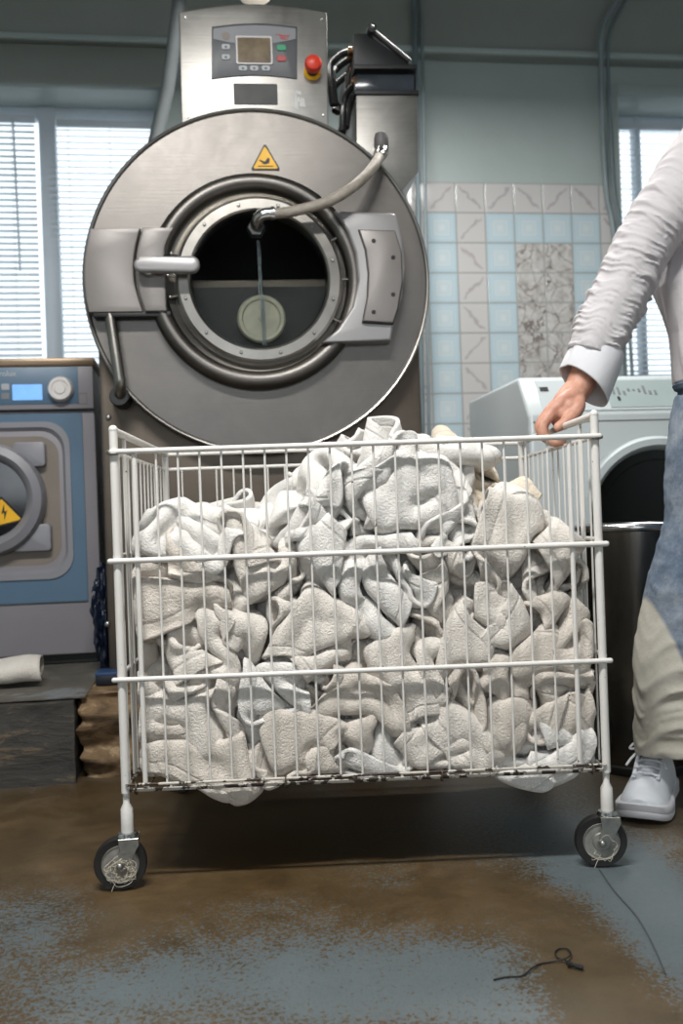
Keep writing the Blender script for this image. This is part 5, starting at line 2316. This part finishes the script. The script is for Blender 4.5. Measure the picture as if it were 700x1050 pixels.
cb_ = thing('cord_scrap', 'thin black cord with a small loop and knot lying on the worn floor', 'cord', fl(575, 990, 0))
o0 = fl(575, 990, 0)
pts = [fl(506, 1006)-o0, fl(520, 1003)-o0, fl(535, 1002)-o0, fl(545, 996, .004)-o0, fl(553, 990)-o0, fl(563, 988)-o0, fl(578, 987, .005)-o0, fl(585, 983, .006)-o0, fl(582, 976, .004)-o0, fl(574, 974)-o0, fl(569, 978)-o0, fl(572, 984)-o0, fl(580, 989, .006)-o0, fl(583, 994, .006)-o0]
MB().tube(smooth(pts, 6), .0013, 6).build('cord', M['cord'], cb_)
m = MB().tube(smooth([fl(582, 990, .004)-o0, fl(588, 994, .006)-o0, fl(598, 996, .005)-o0], 3), [.003, .004, .0035, .0025, .0035, .004, .003][:7], 8)
m.build('knot', M['cord'], cb_)
# dark stain by the right caster, modelled as a thin raised line
tag(MB().tube(smooth([fl(614, 892), fl(630, 915), fl(652, 940), (fl(668, 968)), fl(682, 1000)], 8), .0014, 5).build('floor_string', plain('grey_string', srgb(70, 74, 76), .8)),
    'long thin dark string on the blue floor right of the right caster', 'string')

# ================================================================ LIGHT
def area(name, loc, target, sx, sy, power, col=(1, 1, 1)):
    l = bpy.data.lights.new(name, 'AREA')
    l.shape = 'RECTANGLE'
    l.size, l.size_y = sx, sy
    l.energy = power
    l.color = col
    o = bpy.data.objects.new(name, l)
    link(o)
    o.location = loc
    o.rotation_euler = (Vector(target)-Vector(loc)).to_track_quat('-Z', 'Y').to_euler()
    return o


def lamp(x, y, z, power, label, rz=0.0):
    t = thing('ceiling_lamp', label, 'lamp', (x, y, z), rz, 'hanging fluorescent lamps')
    MB().box(-.62, .62, -.09, .09, .012, .06, .01).build('housing', M['lamp'], t)
    for s in (-1, 1):
        MB().bar((s*.5, 0, .06), (s*.5, 0, ZC-z), .003, 6).build('suspension_wire', M['zinc'], t)
    l = bpy.data.lights.new('lamp_light', 'AREA')
    l.shape = 'RECTANGLE'
    l.size, l.size_y = 1.2, .16
    l.energy = power
    l.color = (1, .985, .955)
    o = bpy.data.objects.new('lamp_light', l)
    link(o, t)
    o.location = (0, 0, .008)


lamp(.35, 3.2, 2.62, 34, 'fluorescent lamp hanging between the machines and the back windows')  # lamp added to brighten the tiled back wall
lamp(-.35, .75, 2.62, 64, 'fluorescent lamp hanging in front of the laundry cart')
# added fill lights, set just inside the unseen windows behind the camera
c, n = math.cos(ROOM), math.sin(ROOM)
for xx, pw in ((-1.5, 12), (1.4, 6)):
    yy = BACKZ+.02
    loc = (xx*c-yy*n, WALL_Y+xx*n+yy*c, 1.42)
    a = area('window_daylight', loc, (loc[0]*.5, 2.2, .9), 2.0, 1.0, pw, (.86, .94, 1))

w = bpy.data.worlds.new('sky')
SC.world = w
w.use_nodes = True
nt = w.node_tree
bg = nt.nodes['Background']
bg.inputs[0].default_value = (.86, .93, 1, 1)
bg.inputs[1].default_value = 1.35

# ================================================================ CAMERA
cd = bpy.data.cameras.new('camera')
co = bpy.data.objects.new('camera', cd)
link(co)
SC.camera = co
cd.sensor_fit = 'VERTICAL'
cd.sensor_height = 36
cd.lens = 36*FOC/1050
cd.shift_y = (HOR-525)/1050
cd.clip_start = .05
cd.dof.use_dof = True
cd.dof.focus_distance = 1.86
cd.dof.aperture_fstop = 4.0
co.location = (0, 0, EYE)
co.rotation_euler = (Matrix.Rotation(PI/2, 3, 'X') @ Matrix.Rotation(-ROLL, 3, 'Z')).to_euler()

SC.view_settings.view_transform = 'Standard'
SC.view_settings.look = 'None'
SC.view_settings.gamma = 1
SC.view_settings.exposure = 0.6
SC.view_settings.use_curve_mapping = False
SC.cycles.use_denoising = True
SC.cycles.max_bounces = 8
SC.cycles.diffuse_bounces = 4
SC.cycles.sample_clamp_indirect = 6
print('script', round(time.time()-T0, 1), 's')
